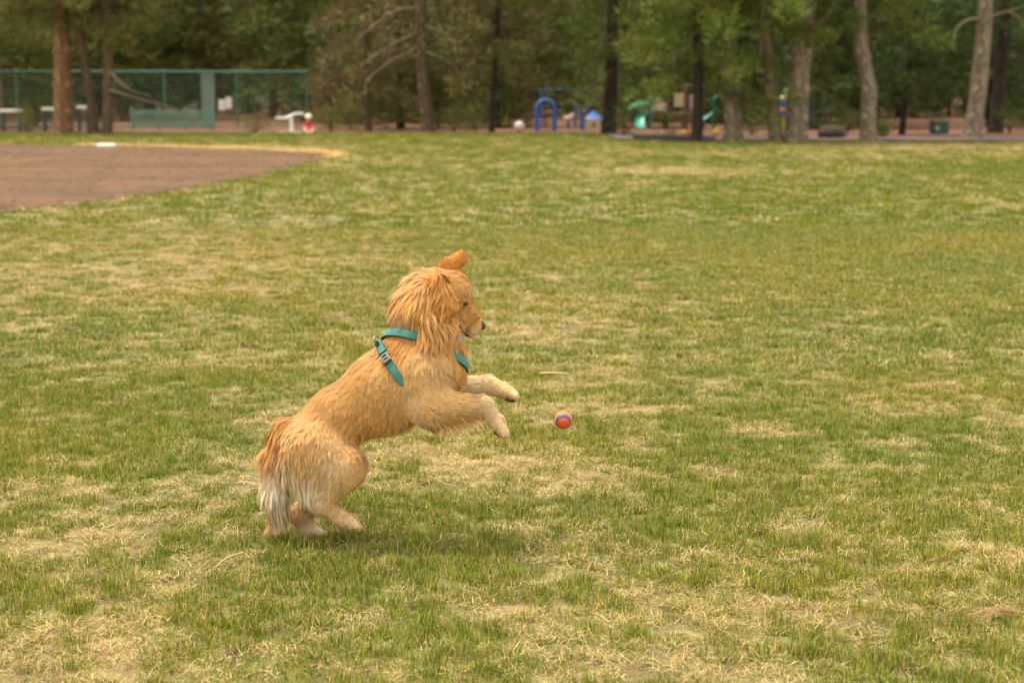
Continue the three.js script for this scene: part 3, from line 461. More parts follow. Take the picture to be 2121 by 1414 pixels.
// ---------------------------------------------------------------- face, paws and harness fittings
{
  const dark = std({ color: rgb(0.02, 0.014, 0.012), roughness: 0.35 }), noseMat = std({ color: rgb(0.085, 0.06, 0.052), roughness: 0.5 }), lip = std({ color: rgb(0.022, 0.014, 0.012), roughness: 0.55 }), pink = std({ color: rgb(0.55, 0.20, 0.18), roughness: 0.4 });
  const small = (bones, cell) => { const F = makeField(bones), lo = V(1e9, 1e9, 1e9), hi = V(-1e9, -1e9, -1e9); for (const b of bones) for (const [p, q] of [[b.a, b.ra], [b.b, b.rb]]) { lo.min(p.clone().subScalar(q + 3 * cell)); hi.max(p.clone().addScalar(q + 3 * cell)); } const m = surfaceNets(F, lo, hi, cell); return local(geoFrom(m.pos, m.idx, null, m.nor)); };
  const nb = (a, b, sw = 1, k = 0.004) => bone(a, b, sw, k, 0, [0, 1], GOLD);
  part('nose', small([nb([993, 670, -0.058, 8.5], [999, 676, -0.062, 7]), nb([994, 667, -0.048, 6], [999, 672, -0.052, 6]), nb([994, 667, -0.07, 6], [999, 672, -0.072, 6])], 0.0012), noseMat, dog);
  // eye: a dark globe in a lid ring
  const at = (px, py, w0) => { const d = sight(px, py); let t = (DOGZ + 0.2) / d.z; for (let s = 0; s < 80; s++) { const p = V(d.x * t, EYE + d.y * t, d.z * t), f = dogF.field(p.x, p.y, p.z); if (f < 0.0005) break; t += Math.max(0.0006, f * 0.6); } return V(d.x * t, EYE + d.y * t, d.z * t); };
  const on = (px, py, lift = 0) => { const p = at(px, py), g = dogF.grad(p.x, p.y, p.z, 0.006); return p.addScaledVector(g, lift); };
  const e = on(964, 629, -0.003), eye = part('eye', local(new THREE.SphereGeometry(0.0095, 20, 14).translate(e.x, e.y, e.z)), std({ color: rgb(0.012, 0.008, 0.006), roughness: 0.12 }), dog);
  part('eyelid', local(tube([[958, 626], [962, 623.5], [967, 625], [969, 629]].map(([x, y]) => on(x, y, 0.0035)), 0.0034, 12, 8)), std({ color: rgb(0.36, 0.17, 0.055), roughness: 0.8 }), eye);
  part('eyelid', local(tube([[959, 632], [963, 634.5], [967, 633.5]].map(([x, y]) => on(x, y, 0.0025)), 0.0026, 12, 8)), std({ color: rgb(0.30, 0.14, 0.05), roughness: 0.8 }), eye);
  // line of the mouth with dark lip
  part('mouth', local(tube([[950, 665], [952, 674], [955, 684], [961, 691], [969, 695], [978, 696]].map(([x, y]) => on(x, y, 0.0005)), 0.0045, 24, 8)), lip, dog);
  part('tongue', small([nb([974, 695, -0.045, 4], [981, 700, -0.047, 3.4], 1.4)], 0.001), pink, dog);
  // whiskers
  const wr = rng(8), wm = std({ color: rgb(0.6, 0.5, 0.36), roughness: 0.5 });
  for (let k = 0; k < 6; k++) { const a = on(972 + wr() * 10, 678 + wr() * 8, 0.001), s = (wr() - 0.5); part('whisker', local(tube([a, a.clone().add(V(0.012 + s * 0.02, -0.012, 0.022)), a.clone().add(V(0.02 + s * 0.05, -0.035 - wr() * 0.01, 0.03))], 0.0003, 6, 4)), wm, dog); }
  // pads under the lifted paws
  const padMat = std({ color: rgb(0.05, 0.035, 0.03), roughness: 0.8 });
  part('paw_pad', small([nb([1028, 893, 0.115, 6], [1035, 900, 0.115, 5], 1.8)], 0.0016), padMat, dog);
  part('paw_pad', small([nb([1050, 824, -0.112, 6], [1063, 828, -0.112, 5], 1.8)], 0.0016), padMat, dog);
  // claws
  const claw = std({ color: rgb(0.10, 0.075, 0.06), roughness: 0.4 });
  for (let k = 0; k < 4; k++) { const s = (k - 1.5) * 0.013; for (const [x, y, w, dx, dy] of [[1044, 903, 0.115, 3, 7], [1073, 824, -0.115, 6, 4], [742, 1093, 0.09, 7, 4], [678, 1110, -0.08, 6, 3]]) part('claw', local(rod(D(x - (k === 0 || k === 3 ? dx * 0.6 : 0), y - (k === 0 || k === 3 ? dy * 0.6 : 0), w + s), D(x + dx * 0.5, y + dy * 0.6, w + s), 0.0026, 0.0006, 6)), claw, dog); }
  // harness fittings
  const gp = (i) => girthPath[i].p.clone().addScaledVector(girthPath[i].n, 0.006), b0 = gp(11), bz = new THREE.Matrix4().lookAt(girthPath[11].n, V(), girthPath[13].p.clone().sub(girthPath[9].p)).multiply(new THREE.Matrix4().makeRotationZ(Math.PI / 2)).setPosition(b0);
  const buckle = part('buckle', local(join([box(0.034, 0.030, 0.010, 0, 0, 0, 0.004)]).applyMatrix4(bz)), greyPlastic, harness);
  part('buckle_slot', local(join([box(0.008, 0.020, 0.004, -0.007, 0, 0.005, 0.002), box(0.006, 0.020, 0.004, 0.006, 0, 0.005, 0.002)]).applyMatrix4(bz)), tealEdge, buckle);
  part('buckle_frame', local(join([box(0.004, 0.034, 0.008, -0.022, 0, 0.002), box(0.004, 0.034, 0.008, 0.022, 0, 0.002)]).applyMatrix4(bz)), tealEdge, buckle);
  const r0 = gp(4); part('leash_ring', local(new THREE.TorusGeometry(0.013, 0.0022, 10, 28).rotateY(0.9).rotateZ(0.25).translate(r0.x - 0.006, r0.y + 0.016, r0.z)), greyMetal, harness);
  part('ring_loop', local(box(0.014, 0.02, 0.012, r0.x - 0.004, r0.y + 0.003, r0.z, 0.004)), tealEdge, harness);
  const s1 = on(833, 676, 0.022); part('strap_keeper', local(new THREE.TorusGeometry(0.016, 0.0018, 8, 24).scale(0.35, 1, 0.5).rotateZ(-0.3).translate(s1.x, s1.y, s1.z)), greyMetal, harness);
  // identity tag hanging from the collar under the chin
  const t0 = on(935, 701, 0.050), tg = thing('collar_tag', 'small round metal tag in the fur under the dog\'s chin', 'tag', t0.toArray());
  part('disc', new THREE.CylinderGeometry(0.011, 0.011, 0.002, 24).rotateX(Math.PI / 2).rotateY(0.5), greyMetal, tg);
  part('ring', new THREE.TorusGeometry(0.004, 0.0008, 8, 16).translate(0, 0.014, 0), greyMetal, tg);
}

// ---------------------------------------------------------------- the ball in the air
{
  const c = D(1166.5, 869.5, 0.01), R = 18.2 / PPM, ball = thing('ball', 'orange rubber ball with a blue crescent stripe in mid-air', 'ball', c.toArray());
  const bump = dataTexture(128, (u, v) => { const n = tfbm(u, v, 32, 2); return [n, n, n]; }, false, [3, 2]);
  const orange = std({ color: rgb(0.74, 0.165, 0.022), roughness: 0.5, bumpMap: bump, bumpScale: 0.0006 }), red = std({ color: rgb(0.68, 0.085, 0.014), roughness: 0.5, bumpMap: bump, bumpScale: 0.0006 }), blue = std({ color: rgb(0.025, 0.115, 0.34), roughness: 0.5 }), plum = std({ color: rgb(0.13, 0.03, 0.07), roughness: 0.6 });
  part('shell', new THREE.SphereGeometry(R, 64, 48), orange, ball);
  // a cap or a ring between two circles that need not share a centre: axes (x, y towards the camera side), half angles
  const ring = (a1, h1, a2, h2, r) => { const pos = [], idx = [], n = 72, m = 6, axis = ([x, y]) => V(x, y, 1).normalize(); const circ = (ax, h, t) => { const A = axis(ax), u = V(1, 0, 0).addScaledVector(A, -A.x).normalize(), v = V().crossVectors(A, u); return A.clone().multiplyScalar(Math.cos(h)).addScaledVector(u, Math.sin(h) * Math.cos(t)).addScaledVector(v, Math.sin(h) * Math.sin(t)); }; for (let i = 0; i <= n; i++) { const t = i / n * Math.PI * 2, p = circ(a1, h1, t), q = circ(a2, h2, t); for (let j = 0; j <= m; j++) { const s = p.clone().lerp(q, j / m).normalize().multiplyScalar(r + 0.0006 * Math.sin(Math.PI * j / m)); pos.push(s.x, s.y, s.z); } } for (let i = 0; i < n; i++) for (let j = 0; j < m; j++) { const a = i * (m + 1) + j; idx.push(a, a + m + 1, a + 1, a + 1, a + m + 1, a + m + 2); } return geoFrom(pos, idx); };
  for (const back of [false, true]) {
    const turn = (g) => back ? g.rotateY(Math.PI).rotateZ(Math.PI / 2) : g;
    part('cap', turn(ring([0.02, -0.28], 0.001, [0.02, -0.28], 0.74, R + 0.0003)), red, ball);
    part('seam', turn(ring([0.02, -0.28], 0.73, [0.02, -0.25], 0.82, R + 0.0005)), plum, ball);
    part('stripe', turn(ring([0.02, -0.26], 0.79, [0.0, -0.08], 0.95, R + 0.0008)), blue, ball);
    part('seam', turn(ring([0.0, -0.08], 0.94, [0.0, -0.08], 0.985, R + 0.0005)), plum, ball);
  }
}

// ---------------------------------------------------------------- trees
const barkTex = dataTexture(256, (u, v) => { const n = tfbm(u, v * 0.5, 12, 4), p = tfbm(u, v, 6, 3), k = 0.62 + 0.75 * (n - 0.35); return [0.96 * k, 0.90 * k + 0.02 * p, 0.83 * k]; }, true, [3, 0.7]);
const barkBump = dataTexture(256, (u, v) => { const n = smooth(0.3, 0.7, tfbm(u, v * 0.4, 14, 4)); return [n, n, n]; }, false, [3, 0.7]);
const bark = (r, g, b) => std({ color: rgb(r, g, b), map: barkTex, bumpMap: barkBump, bumpScale: 0.05, roughness: 0.95 });
const BARK = { grey: bark(0.58, 0.495, 0.425), dark: bark(0.11, 0.08, 0.062), red: bark(0.60, 0.36, 0.21), brown: bark(0.34, 0.25, 0.175), pale: bark(0.60, 0.515, 0.45) };
const deadWood = std({ color: rgb(0.40, 0.335, 0.28), map: barkTex, roughness: 0.95 });
const needleMat = (r, g, b) => new THREE.MeshPhysicalMaterial({ color: rgb(r, g, b), vertexColors: true, roughness: 0.6, transmission: 0.25, thickness: 0, side: THREE.DoubleSide, specularIntensity: 0.2 });
const NEEDLE = { green: needleMat(0.120, 0.155, 0.036), shadeTone: needleMat(0.078, 0.110, 0.034), bright: needleMat(0.16, 0.20, 0.04), olive: needleMat(0.18, 0.18, 0.055), brown: needleMat(0.21, 0.165, 0.08) };  // shade of the gaps painted into the darkest needles, lit clumps into the bright
// sprays of needles filling a clump
function spray(out, c, radius, n, size, r, flat = 0.7) {
  const bright = 0.72 + 0.56 * r(), yel = 1 + (r() - 0.5) * 0.35;
  for (let k = 0; k < n; k++) {
    const a = r() * 6.283, y = r() * 2 - 1, q = Math.cbrt(r()), s = Math.sqrt(1 - y * y), d = V(Math.cos(a) * s, y * flat, Math.sin(a) * s), p = c.clone().addScaledVector(d, radius * q);
    const dir = d.clone().add(V((r() - 0.5) * 1.2, 0.35 + (r() - 0.5), (r() - 0.5) * 1.2)).normalize(), L = size * (0.6 + 0.8 * r()), side = V(r() - 0.5, r() - 0.5, r() - 0.5).cross(dir).normalize().multiplyScalar(L * 0.085), t = p.clone().addScaledVector(dir, L), b = bright * (0.8 + 0.4 * r());
    out.pos.push(p.x - side.x, p.y - side.y, p.z - side.z, p.x + side.x, p.y + side.y, p.z + side.z, t.x, t.y, t.z);
    for (let j = 0; j < 3; j++) out.col.push(b * yel, b, b * 0.9);
  }
}
// limbs that droop from the trunk and carry clumps; bare: share without needles
function crownOf(o, r) {
  const out = { pos: [], col: [] }, wood = [];
  for (let k = 0; k < o.limbs; k++) {
    const t = (k + r() * 0.8) / o.limbs, h = lerp(o.from, o.to, t ** 0.9), a = k * 2.4 + r() * 1.2, taper = o.cone ? lerp(1, 0.18, t) : lerp(0.85, 1, Math.sin(Math.PI * Math.min(1, t * 1.2))) * lerp(1, 0.5, t), L = o.reach * taper * (0.65 + 0.6 * r());
    const ax = o.axis(h), dx = Math.cos(a), dz = Math.sin(a), rise = o.rise + (r() - 0.5) * 0.3, sag = o.sag * (0.5 + r());
    const at = (s) => V(ax.x + dx * L * s, h + L * (rise * s - sag * s * s), ax.z + dz * L * s);
    wood.push(limb([at(0), at(0.35), at(0.7), at(1)], [0.035, 0.026, 0.017, 0.007].map((x) => x * (0.6 + L * 0.25)), 5, 2));
    const m = Math.max(2, Math.round(L * o.clumps));
    for (let j = 0; j < m; j++) { const s = lerp(o.bareIn, 1.03, (j + r()) / m), c = at(s), off = 0.32 * L * s * (r() - 0.5) * 2; c.x += -dz * off; c.z += dx * off; c.y += (r() - 0.35) * 0.25; spray(out, c, o.clump * (0.7 + 0.6 * r()), o.n, o.size, r, o.flat ?? 0.6); }
  }
  return { crown: geoFrom(out.pos, null, out.col), wood: join(wood) };
}
// standing pines of the lawn's edge, one by one
function pine({ px, py, w, top, bend = [], mat, leaf, seed, label, h = 12, dist, crown = {}, dead = [], group }) {
  const d = dist ?? -onGround(px, py).z, x = lateral(px, d * 1.0 / COSP * COSP), r = rng(seed), k = d / FOCAL;  // k: metres per pixel there
  const base = V(lateral(px, d), 0, -d), rad = w * k / 2, lean = ((top ?? px) - px) * k / ((py - 0) * k);
  const gy = -base.z < 56 ? lawnHeight(base.x, base.z) : 0.02, t = thing('pine_tree', label, 'tree', [base.x, gy - 0.03, base.z], 0, group);
  const axis = (y) => { let ox = lean * y; for (const [by, bx] of bend) ox += bx * k * smooth(by[0] * k, by[1] * k, y); return V(ox + 0.05 * Math.sin(y * 0.9 + seed), y, 0.06 * Math.sin(y * 0.7 + seed * 2)); };
  const ys = [0, 0.25, 0.7, 1.5, 2.6, 4, 5.5, 7.5, h], rs = [1.28, 1.08, 1.0, 0.96, 0.9, 0.82, 0.7, 0.5, 0.1];
  const c = crownOf({ limbs: 40, from: 2.5, to: h - 0.3, reach: 2.7, rise: 0.12, sag: 0.38, clumps: 2.6, clump: 0.42, n: 96, size: 0.21, bareIn: 0.3, axis, ...crown }, r);
  part('trunk', limb(ys.map(axis), rs.map((q) => q * rad), 14, 3, 0.10, seed, 1), mat, t);
  part('crown', c.crown, leaf, t); part('branches', c.wood, BARK.brown, t);
  for (const b of dead) { // bare limbs seen in the photograph: pixel offsets from the foot [right, up], thickness
    const pts = b.map(([bx, by, bz], i) => V((bx - px) * k, (py - by) * k, (bz ?? 0.1) + i * 0.3)); part('dead_branch', limb(pts, pts.map((_, i) => lerp(0.05, 0.012, i / (pts.length - 1))), 6, 4, 0.35, seed), deadWood, t);
  }
  return t;
}
const low = { from: 1.7, limbs: 34, reach: 2.3, sag: 0.5 };
pine({ px: 140, py: 284, w: 38, top: 138, mat: BARK.red, leaf: NEEDLE.olive, seed: 11, label: 'tall pine with straight reddish trunk before the green fence', crown: { from: 3.4 } });
pine({ px: 203, py: 284, w: 20, top: 168, mat: BARK.brown, leaf: NEEDLE.olive, seed: 12, label: 'thin pine leaning left beside the reddish trunk', crown: { from: 3.6 } });
pine({ px: 226, py: 285, w: 22, top: 240, mat: BARK.brown, leaf: NEEDLE.olive, seed: 13, label: 'thin pine leaning right, rising from the same foot', crown: { from: 3.2, reach: 2.2 }, dead: [[[232, 150], [280, 190], [330, 205]], [[230, 190], [300, 210], [400, 235]]] });
pine({ px: 3, py: 283, w: 16, top: 8, mat: BARK.pale, leaf: NEEDLE.olive, seed: 14, dist: 56, label: 'slender pine at the photo\'s left border', crown: { from: 3.2 } });
pine({ px: 885, py: 279, w: 27, top: 876, mat: BARK.brown, leaf: NEEDLE.brown, seed: 15, label: 'brown pine with long drooping bare limbs at mid lawn edge', crown: { from: 2.0, limbs: 30, sag: 0.7, n: 24, reach: 2.7 }, dead: [[[872, 25], [830, 30], [790, 55], [748, 90]], [[880, 60], [930, 80], [960, 110]], [[870, 75], [830, 92], [770, 128]], [[872, 100], [810, 135], [768, 170], [764, 190]], [[884, 112], [925, 130], [960, 160]]] });
pine({ px: 768, py: 279, w: 12, top: 762, mat: BARK.brown, leaf: NEEDLE.brown, seed: 16, dist: 55, h: 9, label: 'thin brown pine just left of the drooping pine', crown: { from: 1.2, limbs: 30, reach: 1.7 } });
pine({ px: 1022, py: 279, w: 12, top: 1030, mat: BARK.dark, leaf: NEEDLE.olive, seed: 17, dist: 53, h: 10, label: 'thin dark pine left of the blue climbing arch', crown: { from: 1.6, limbs: 34, reach: 2.2 } });
pine({ px: 1262, py: 281, w: 28, top: 1262, mat: BARK.dark, leaf: NEEDLE.green, seed: 18, label: 'dark pine with drooping boughs beside the playhouse', crown: { ...low, from: 1.9, sag: 0.75, reach: 2.7 }, dead: [[[1250, 190], [1215, 222], [1190, 235]], [[1255, 160], [1205, 190], [1170, 215]]] });
pine({ px: 1440, py: 294, w: 23, top: 1436, mat: BARK.dark, leaf: NEEDLE.bright, seed: 19, h: 10, label: 'dark low-branched pine in front of the teal slides', crown: { from: 1.5, limbs: 44, reach: 2.6, sag: 0.45, clumps: 3 }, dead: [[[1446, 60], [1410, 90], [1350, 122]], [[1420, 85], [1392, 120], [1385, 140]]] });
pine({ px: 1512, py: 294, w: 37, top: 1504, mat: BARK.grey, leaf: NEEDLE.bright, seed: 20, label: 'stout grey pine with straight trunk by the yellow balls', crown: { from: 3.3, limbs: 30, reach: 2.4 }, dead: [[[1520, 82], [1545, 72], [1560, 90], [1552, 135]], [[1520, 100], [1548, 98], [1562, 104]]] });
pine({ px: 1603, py: 294, w: 27, top: 1574, mat: BARK.grey, leaf: NEEDLE.bright, seed: 21, label: 'slim grey pine leaning left beside the stoutest trunk', crown: { from: 3.0, limbs: 28 }, dead: [[[1588, 120], [1572, 100], [1566, 70], [1560, 20]]] });
pine({ px: 1645, py: 294, w: 45, top: 1662, mat: BARK.grey, leaf: NEEDLE.bright, seed: 22, label: 'stoutest grey pine with pale twisting dead limbs above', crown: { from: 3.3, limbs: 26, reach: 2.2 }, dead: [[[1668, 90, 0.35], [1660, 50, 0.5], [1640, 25, 0.5], [1645, 0, 0.5]], [[1665, 60, 0.3], [1690, 40, 0.5], [1700, 12, 0.5], [1680, 2, 0.5]], [[1664, 100, 0.3], [1664, 70, 0.4], [1690, 45, 0.6]]] });
pine({ px: 1797, py: 293, w: 33, top: 1790, bend: [[[140, 215], -26]], mat: BARK.grey, leaf: NEEDLE.bright, seed: 23, label: 'grey pine whose trunk bends left at the top', crown: { from: 3.3, limbs: 34, reach: 2.6 } });
pine({ px: 1866, py: 287, w: 13, top: 1878, mat: BARK.dark, leaf: NEEDLE.shadeTone, seed: 24, dist: 52, h: 9, label: 'thin dark pine left of the green utility box', crown: { from: 1.1, limbs: 40, reach: 1.9 } });
pine({ px: 2006, py: 289, w: 36, top: 2024, mat: BARK.pale, leaf: NEEDLE.green, seed: 25, label: 'tall pale pine with bare trunk beside the green utility box', crown: { from: 4.9, limbs: 24 }, dead: [[[2014, 45], [1985, 45], [1955, 62], [1940, 92], [1942, 110]], [[2020, 45], [2062, 30], [2080, 45], [2088, 70]], [[2060, 32], [2085, 22], [2110, 10]]] });
pine({ px: 2050, py: 276, w: 30, top: 2072, mat: BARK.dark, leaf: NEEDLE.shadeTone, seed: 26, dist: 54, label: 'dark pine standing behind the tall pale one', crown: { from: 3.3 } });

// the wood behind: conifers with foliage nearly to the ground, and young ones between them
const wood = [];
for (let k = 0; k < 7; k++) {
  const young = k > 4, r = rng(400 + k), axis = (y) => V(0.06 * Math.sin(y + k), y, 0), h = young ? 3.0 + (k - 5) * 0.8 : 9 + k * 0.9;
  const c = crownOf(young ? { limbs: 46, from: 0.1, to: h, reach: 1.25, rise: 0.2, sag: 0.2, clumps: 3.2, clump: 0.3, n: 22, size: 0.2, bareIn: 0.15, cone: true, axis, flat: 0.7 } : { limbs: 84, from: 0.45 + 0.2 * k, to: h, reach: 2.6, rise: 0.05, sag: 0.28, clumps: 2.3, clump: 0.42, n: 30, size: 0.34, bareIn: 0.2, cone: k % 2 === 0, axis, flat: 0.5 }, r);
  wood.push({ h, trunk: limb([0, 0.1 * h, 0.3 * h, 0.6 * h, h].map(axis), [0.19, 0.16, 0.13, 0.08, 0.02].map((q) => q * (young ? 0.3 : 1)), 9, 3, 0.1, k), crown: c.crown, branches: c.wood });
}
{
  const r = rng(77); let n = 0;
  const marks = [[70, 'the white bench tops'], [140, 'the reddish trunk'], [220, 'the twin leaning trunks'], [330, 'the low teal screens'], [430, 'the tall teal gate screen'], [520, 'the added sky gap boards'], [605, 'the white seesaw post'], [680, 'the seated child'], [768, 'the thin brown pine'], [885, 'the drooping pine'], [960, 'the gap beside the drooping pine'], [1030, 'the thin dark pine'], [1130, 'the blue arch'], [1215, 'the playhouse'], [1262, 'the dark drooping pine'], [1325, 'the ribbed teal slide'], [1390, 'the play tower'], [1440, 'the low-branched dark pine'], [1512, 'the pine by the yellow balls'], [1603, 'the slim leaning pine'], [1650, 'the stoutest pine'], [1720, 'the boulder'], [1797, 'the bent pine'], [1866, 'the thin pine near the utility box'], [1940, 'the utility box'], [2010, 'the tall pale pine'], [2090, 'the darkest trunk']];
  const far = ['just behind', 'behind', 'well behind', 'far behind', 'farthest behind', 'in the rearmost row behind'];
  // [distance, spacing, scale, young]
  const rows = [[58, 1.9, 0.85, 1], [61, 3.4, 0.8, 0], [65, 2.0, 1.1, 1], [69, 3.2, 1.0, 0], [78, 3.4, 1.1, 0], [82, 2.2, 1.5, 1], [90, 3.8, 1.3, 0], [106, 4.4, 1.5, 0], [124, 5.2, 1.7, 0]];
  rows.forEach(([d, step, sc, young], row) => {
    const half = d * 0.335 + 3;
    for (let x = -half; x < half; x += step * (0.7 + 0.6 * r())) {
      const dd = d + (r() - 0.5) * 4, px = CX + x / dd * FOCAL, v = wood[young ? 5 + Math.floor(r() * 2) : Math.floor(r() * 5)], q = r();
      if (dd < 74 && px > 1035 && px < 1248) continue;                 // room for the playground
      if (dd < 67 && px > 1285 && px < 1500) continue;
      if (young && dd < 70 && px > 1830 && px < 2030) continue;
      if (dd < 76 && px > 275 && px < 640) continue;                    // open ground behind the fence
      if (young && dd < 76 && px < 300) continue;
      if (!young && dd > 66 && px > 1885 && px < 1975) continue;        // a thin place where sky shows through
      const mats = px < 1150 ? ['olive', 'green', 'bright', 'brown', 'green'] : px < 1300 ? ['green', 'olive'] : ['shadeTone', 'shadeTone', 'green'];
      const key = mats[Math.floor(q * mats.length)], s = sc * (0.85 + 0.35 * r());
      const tone = { green: 'green', shadeTone: 'shade-toned green', bright: 'lit-toned green', olive: 'olive green', brown: 'brownish' }[key], mark = marks.reduce((a, b) => Math.abs(b[0] - px) < Math.abs(a[0] - px) ? b : a)[1];
      const t = thing(young ? 'young_conifer' : 'conifer', `${tone} ${young ? 'young conifer' : 'conifer'} ${far[Math.min(5, Math.floor(row * 0.7))]} ${mark}`, 'tree', [x, 0.0, -dd], r() * 6.283, young ? 'young trees of the wood' : 'grown conifers of the wood'); t.scale.set(s * 1.05, s, s * 1.05);
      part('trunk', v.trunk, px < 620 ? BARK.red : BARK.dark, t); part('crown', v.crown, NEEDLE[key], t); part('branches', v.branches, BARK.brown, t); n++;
    }
  });
  console.log('conifers', n, wood.map((w) => w.crown.attributes.position.count / 3 + w.branches.attributes.position.count / 3));
}

// ---------------------------------------------------------------- things at the edge of the lawn
// place by the photograph: metres per pixel at a distance, foot of the thing at a pixel column
const mpp = (d) => d / FOCAL;
const gnd = (x, z) => (-z < 80 ? lawnHeight(x, z) : 0) + (-z > lawnEdge(x) ? 0.02 : 0);
function spot(px, d) { const x = lateral(px, d), z = -d; return [x, gnd(x, z), z]; }
const plastic = (r, g, b, rough = 0.4) => std({ color: rgb(r, g, b), roughness: rough });
const BLUE = plastic(0.045, 0.13, 0.45), TEAL = plastic(0.03, 0.32, 0.25), WHITE = plastic(0.75, 0.73, 0.69, 0.55), YELLOW = plastic(0.80, 0.42, 0.04), TAUPE = plastic(0.55, 0.44, 0.28, 0.6), BROWN = plastic(0.16, 0.085, 0.05, 0.6), STEEL = std({ color: rgb(0.4, 0.4, 0.4), roughness: 0.4, metalness: 0.8 }), PINK = plastic(0.66, 0.40, 0.38), FENCE = plastic(0.07, 0.17, 0.135, 0.55), SCREEN = plastic(0.10, 0.33, 0.27, 0.85), DARKGREEN = plastic(0.035, 0.07, 0.05, 0.6);

// base plate on the dirt
{ const p = onGround(220, 314); single('base_plate', box(0.42, 0.09, 0.36, 0, 0.045, 0, 0.035), WHITE, 'white base lying on the brown infield dirt', 'base', [p.x, lawnHeight(p.x, p.z) + 0.012, p.z], 0.06); }

// chain-link fence
{
  const a = V(-22, 0, -56.5), b = V(lateral(640, 60), 0, -60), len = a.distanceTo(b), h = 2.05, f = thing('chain_link_fence', 'tall green chain-link fence behind the infield', 'fence', [a.x, 0, a.z], -Math.atan2(b.z - a.z, b.x - a.x));
  const n = Math.round(len / 2.6);
  for (let k = 0; k <= n; k++) part('post', join([rod([len * k / n, 0, 0], [len * k / n, h, 0], 0.036, 0.036, 8), new THREE.SphereGeometry(0.045, 8, 6).translate(len * k / n, h, 0)]), FENCE, f);
  part('top_rail', rod([0, h - 0.03, 0.045], [len, h - 0.03, 0.045], 0.032), FENCE, f); part('bottom_rail', rod([0, 0.12, 0.045], [len, 0.12, 0.045], 0.02), FENCE, f);
  const pos = [], idx = [], w = 0.0028; // crossing wires of the mesh
  for (let s = -h; s < len; s += 0.075) for (const dir of [1, -1]) {
    const x0 = Math.max(0, s), x1 = Math.min(len, s + h); if (x1 <= x0) continue; const y0 = dir > 0 ? x0 - s : h - (x0 - s), y1 = dir > 0 ? x1 - s : h - (x1 - s), i = pos.length / 3, z = 0.004 * dir;
    pos.push(x0 - w, y0, z, x0 + w, y0, z, x1 + w, y1, z, x1 - w, y1, z, x0, y0, z + w, x1, y1, z + w); idx.push(i, i + 1, i + 2, i, i + 2, i + 3, i + 4, i + 1, i + 2, i + 4, i + 2, i + 5, i, i + 4, i + 5, i, i + 5, i + 3);
  }
  part('wire_mesh', geoFrom(pos, idx), FENCE, f).userData.kind = 'stuff';
  // cloth screens tied to the mesh, slightly sagging
  const cloth = (x0, x1, y0, y1, s) => { const g = new THREE.PlaneGeometry(x1 - x0, y1 - y0, 14, 8), p = g.attributes.position; for (let i = 0; i < p.count; i++) p.setZ(i, 0.025 + 0.02 * Math.sin(p.getX(i) * 6 + s) * Math.sin(p.getY(i) * 3 + s)); g.computeVertexNormals(); return g.translate((x0 + x1) / 2, (y0 + y1) / 2, 0.06); };
  const along = (px) => { const q = sight(px, 200); /* where the sight line crosses the fence line */ const ux = (b.x - a.x) / len, uz = (b.z - a.z) / len; return (a.x * q.z - a.z * q.x) / (uz * q.x - ux * q.z); };
  const sm = new THREE.MeshPhysicalMaterial({ color: rgb(0.26, 0.37, 0.32), roughness: 0.75, transmission: 0.8, thickness: 0, side: THREE.DoubleSide });
  part('screen', cloth(along(416), along(444), 0.05, 2.0, 1), sm, f);
}
// low picket fence in front of the tall one
{
  const d = 57, L = 165 * mpp(d), t = thing('picket_fence', 'low green picket fence in front of the chain-link fence', 'fence', spot(362, d), 0.02), m = plastic(0.13, 0.27, 0.20, 0.7), n = Math.round(L / 0.115), g = box(0.06, 0.66, 0.02, 0, 0.38, 0, 0.008);
  for (let k = 0; k <= n; k++) { const q = part('picket', g, m, t); q.position.set(-L / 2 + k * L / n, 0, 0.025); }
  for (const y of [0.2, 0.58]) part('rail', box(L, 0.06, 0.03, 0, y, 0), m, t);
  for (let k = 0; k <= 3; k++) part('post', box(0.08, 0.78, 0.08, -L / 2 + k * L / 3, 0.39, -0.055), m, t);
}
// white-topped benches of the dugout
function bench(px, d, w, top, label, y) {
  const k = mpp(d), L = w * k, h = (y ?? 0.62), b = thing('bench', label, 'bench', spot(px, d), 0.04, 'white-topped benches by the fence');
  part('seat', box(L, 0.10, 0.32, 0, h, 0, 0.03), WHITE, b);
  for (const s of [-1, 1]) part('leg', join([rod([s * L * 0.36, 0, -0.12], [s * L * 0.36, h - 0.05, -0.12], 0.03), rod([s * L * 0.36, 0, 0.12], [s * L * 0.36, h - 0.05, 0.12], 0.03), rod([s * L * 0.36, h * 0.4, -0.12], [s * L * 0.36, h * 0.4, 0.12], 0.02)]), DARKGREEN, b);
}
bench(32, 54, 46, 0, 'long white-topped bench, leftmost by the fence', 0.68);
bench(110, 54, 27, 0, 'short white-topped bench left of the reddish trunk', 0.74);
bench(180, 55, 24, 0, 'shortest white-topped bench between reddish and twin trunks', 0.80);
// added white boards standing in for two bright sky gaps
for (const [px, py, w, h, what] of [[459, 217, 13, 20, 'left'], [473, 213, 12, 22, 'right']]) { const d = 58.6, p = onPlane(px, py, -d), k = mpp(d); const t = thing('sky_gap_board', `added white board imitating a bright sky gap, ${what} one of the pair`, 'sign', [p.x, p.y, p.z], 0, 'added boards imitating sky gaps'); part('panel', box(w * k, h * k, 0.03, 0, 0, 0, 0.02), WHITE, t); part('bracket', box(w * k * 0.5, 0.03, 0.06, 0, 0, -0.04), STEEL, t); }
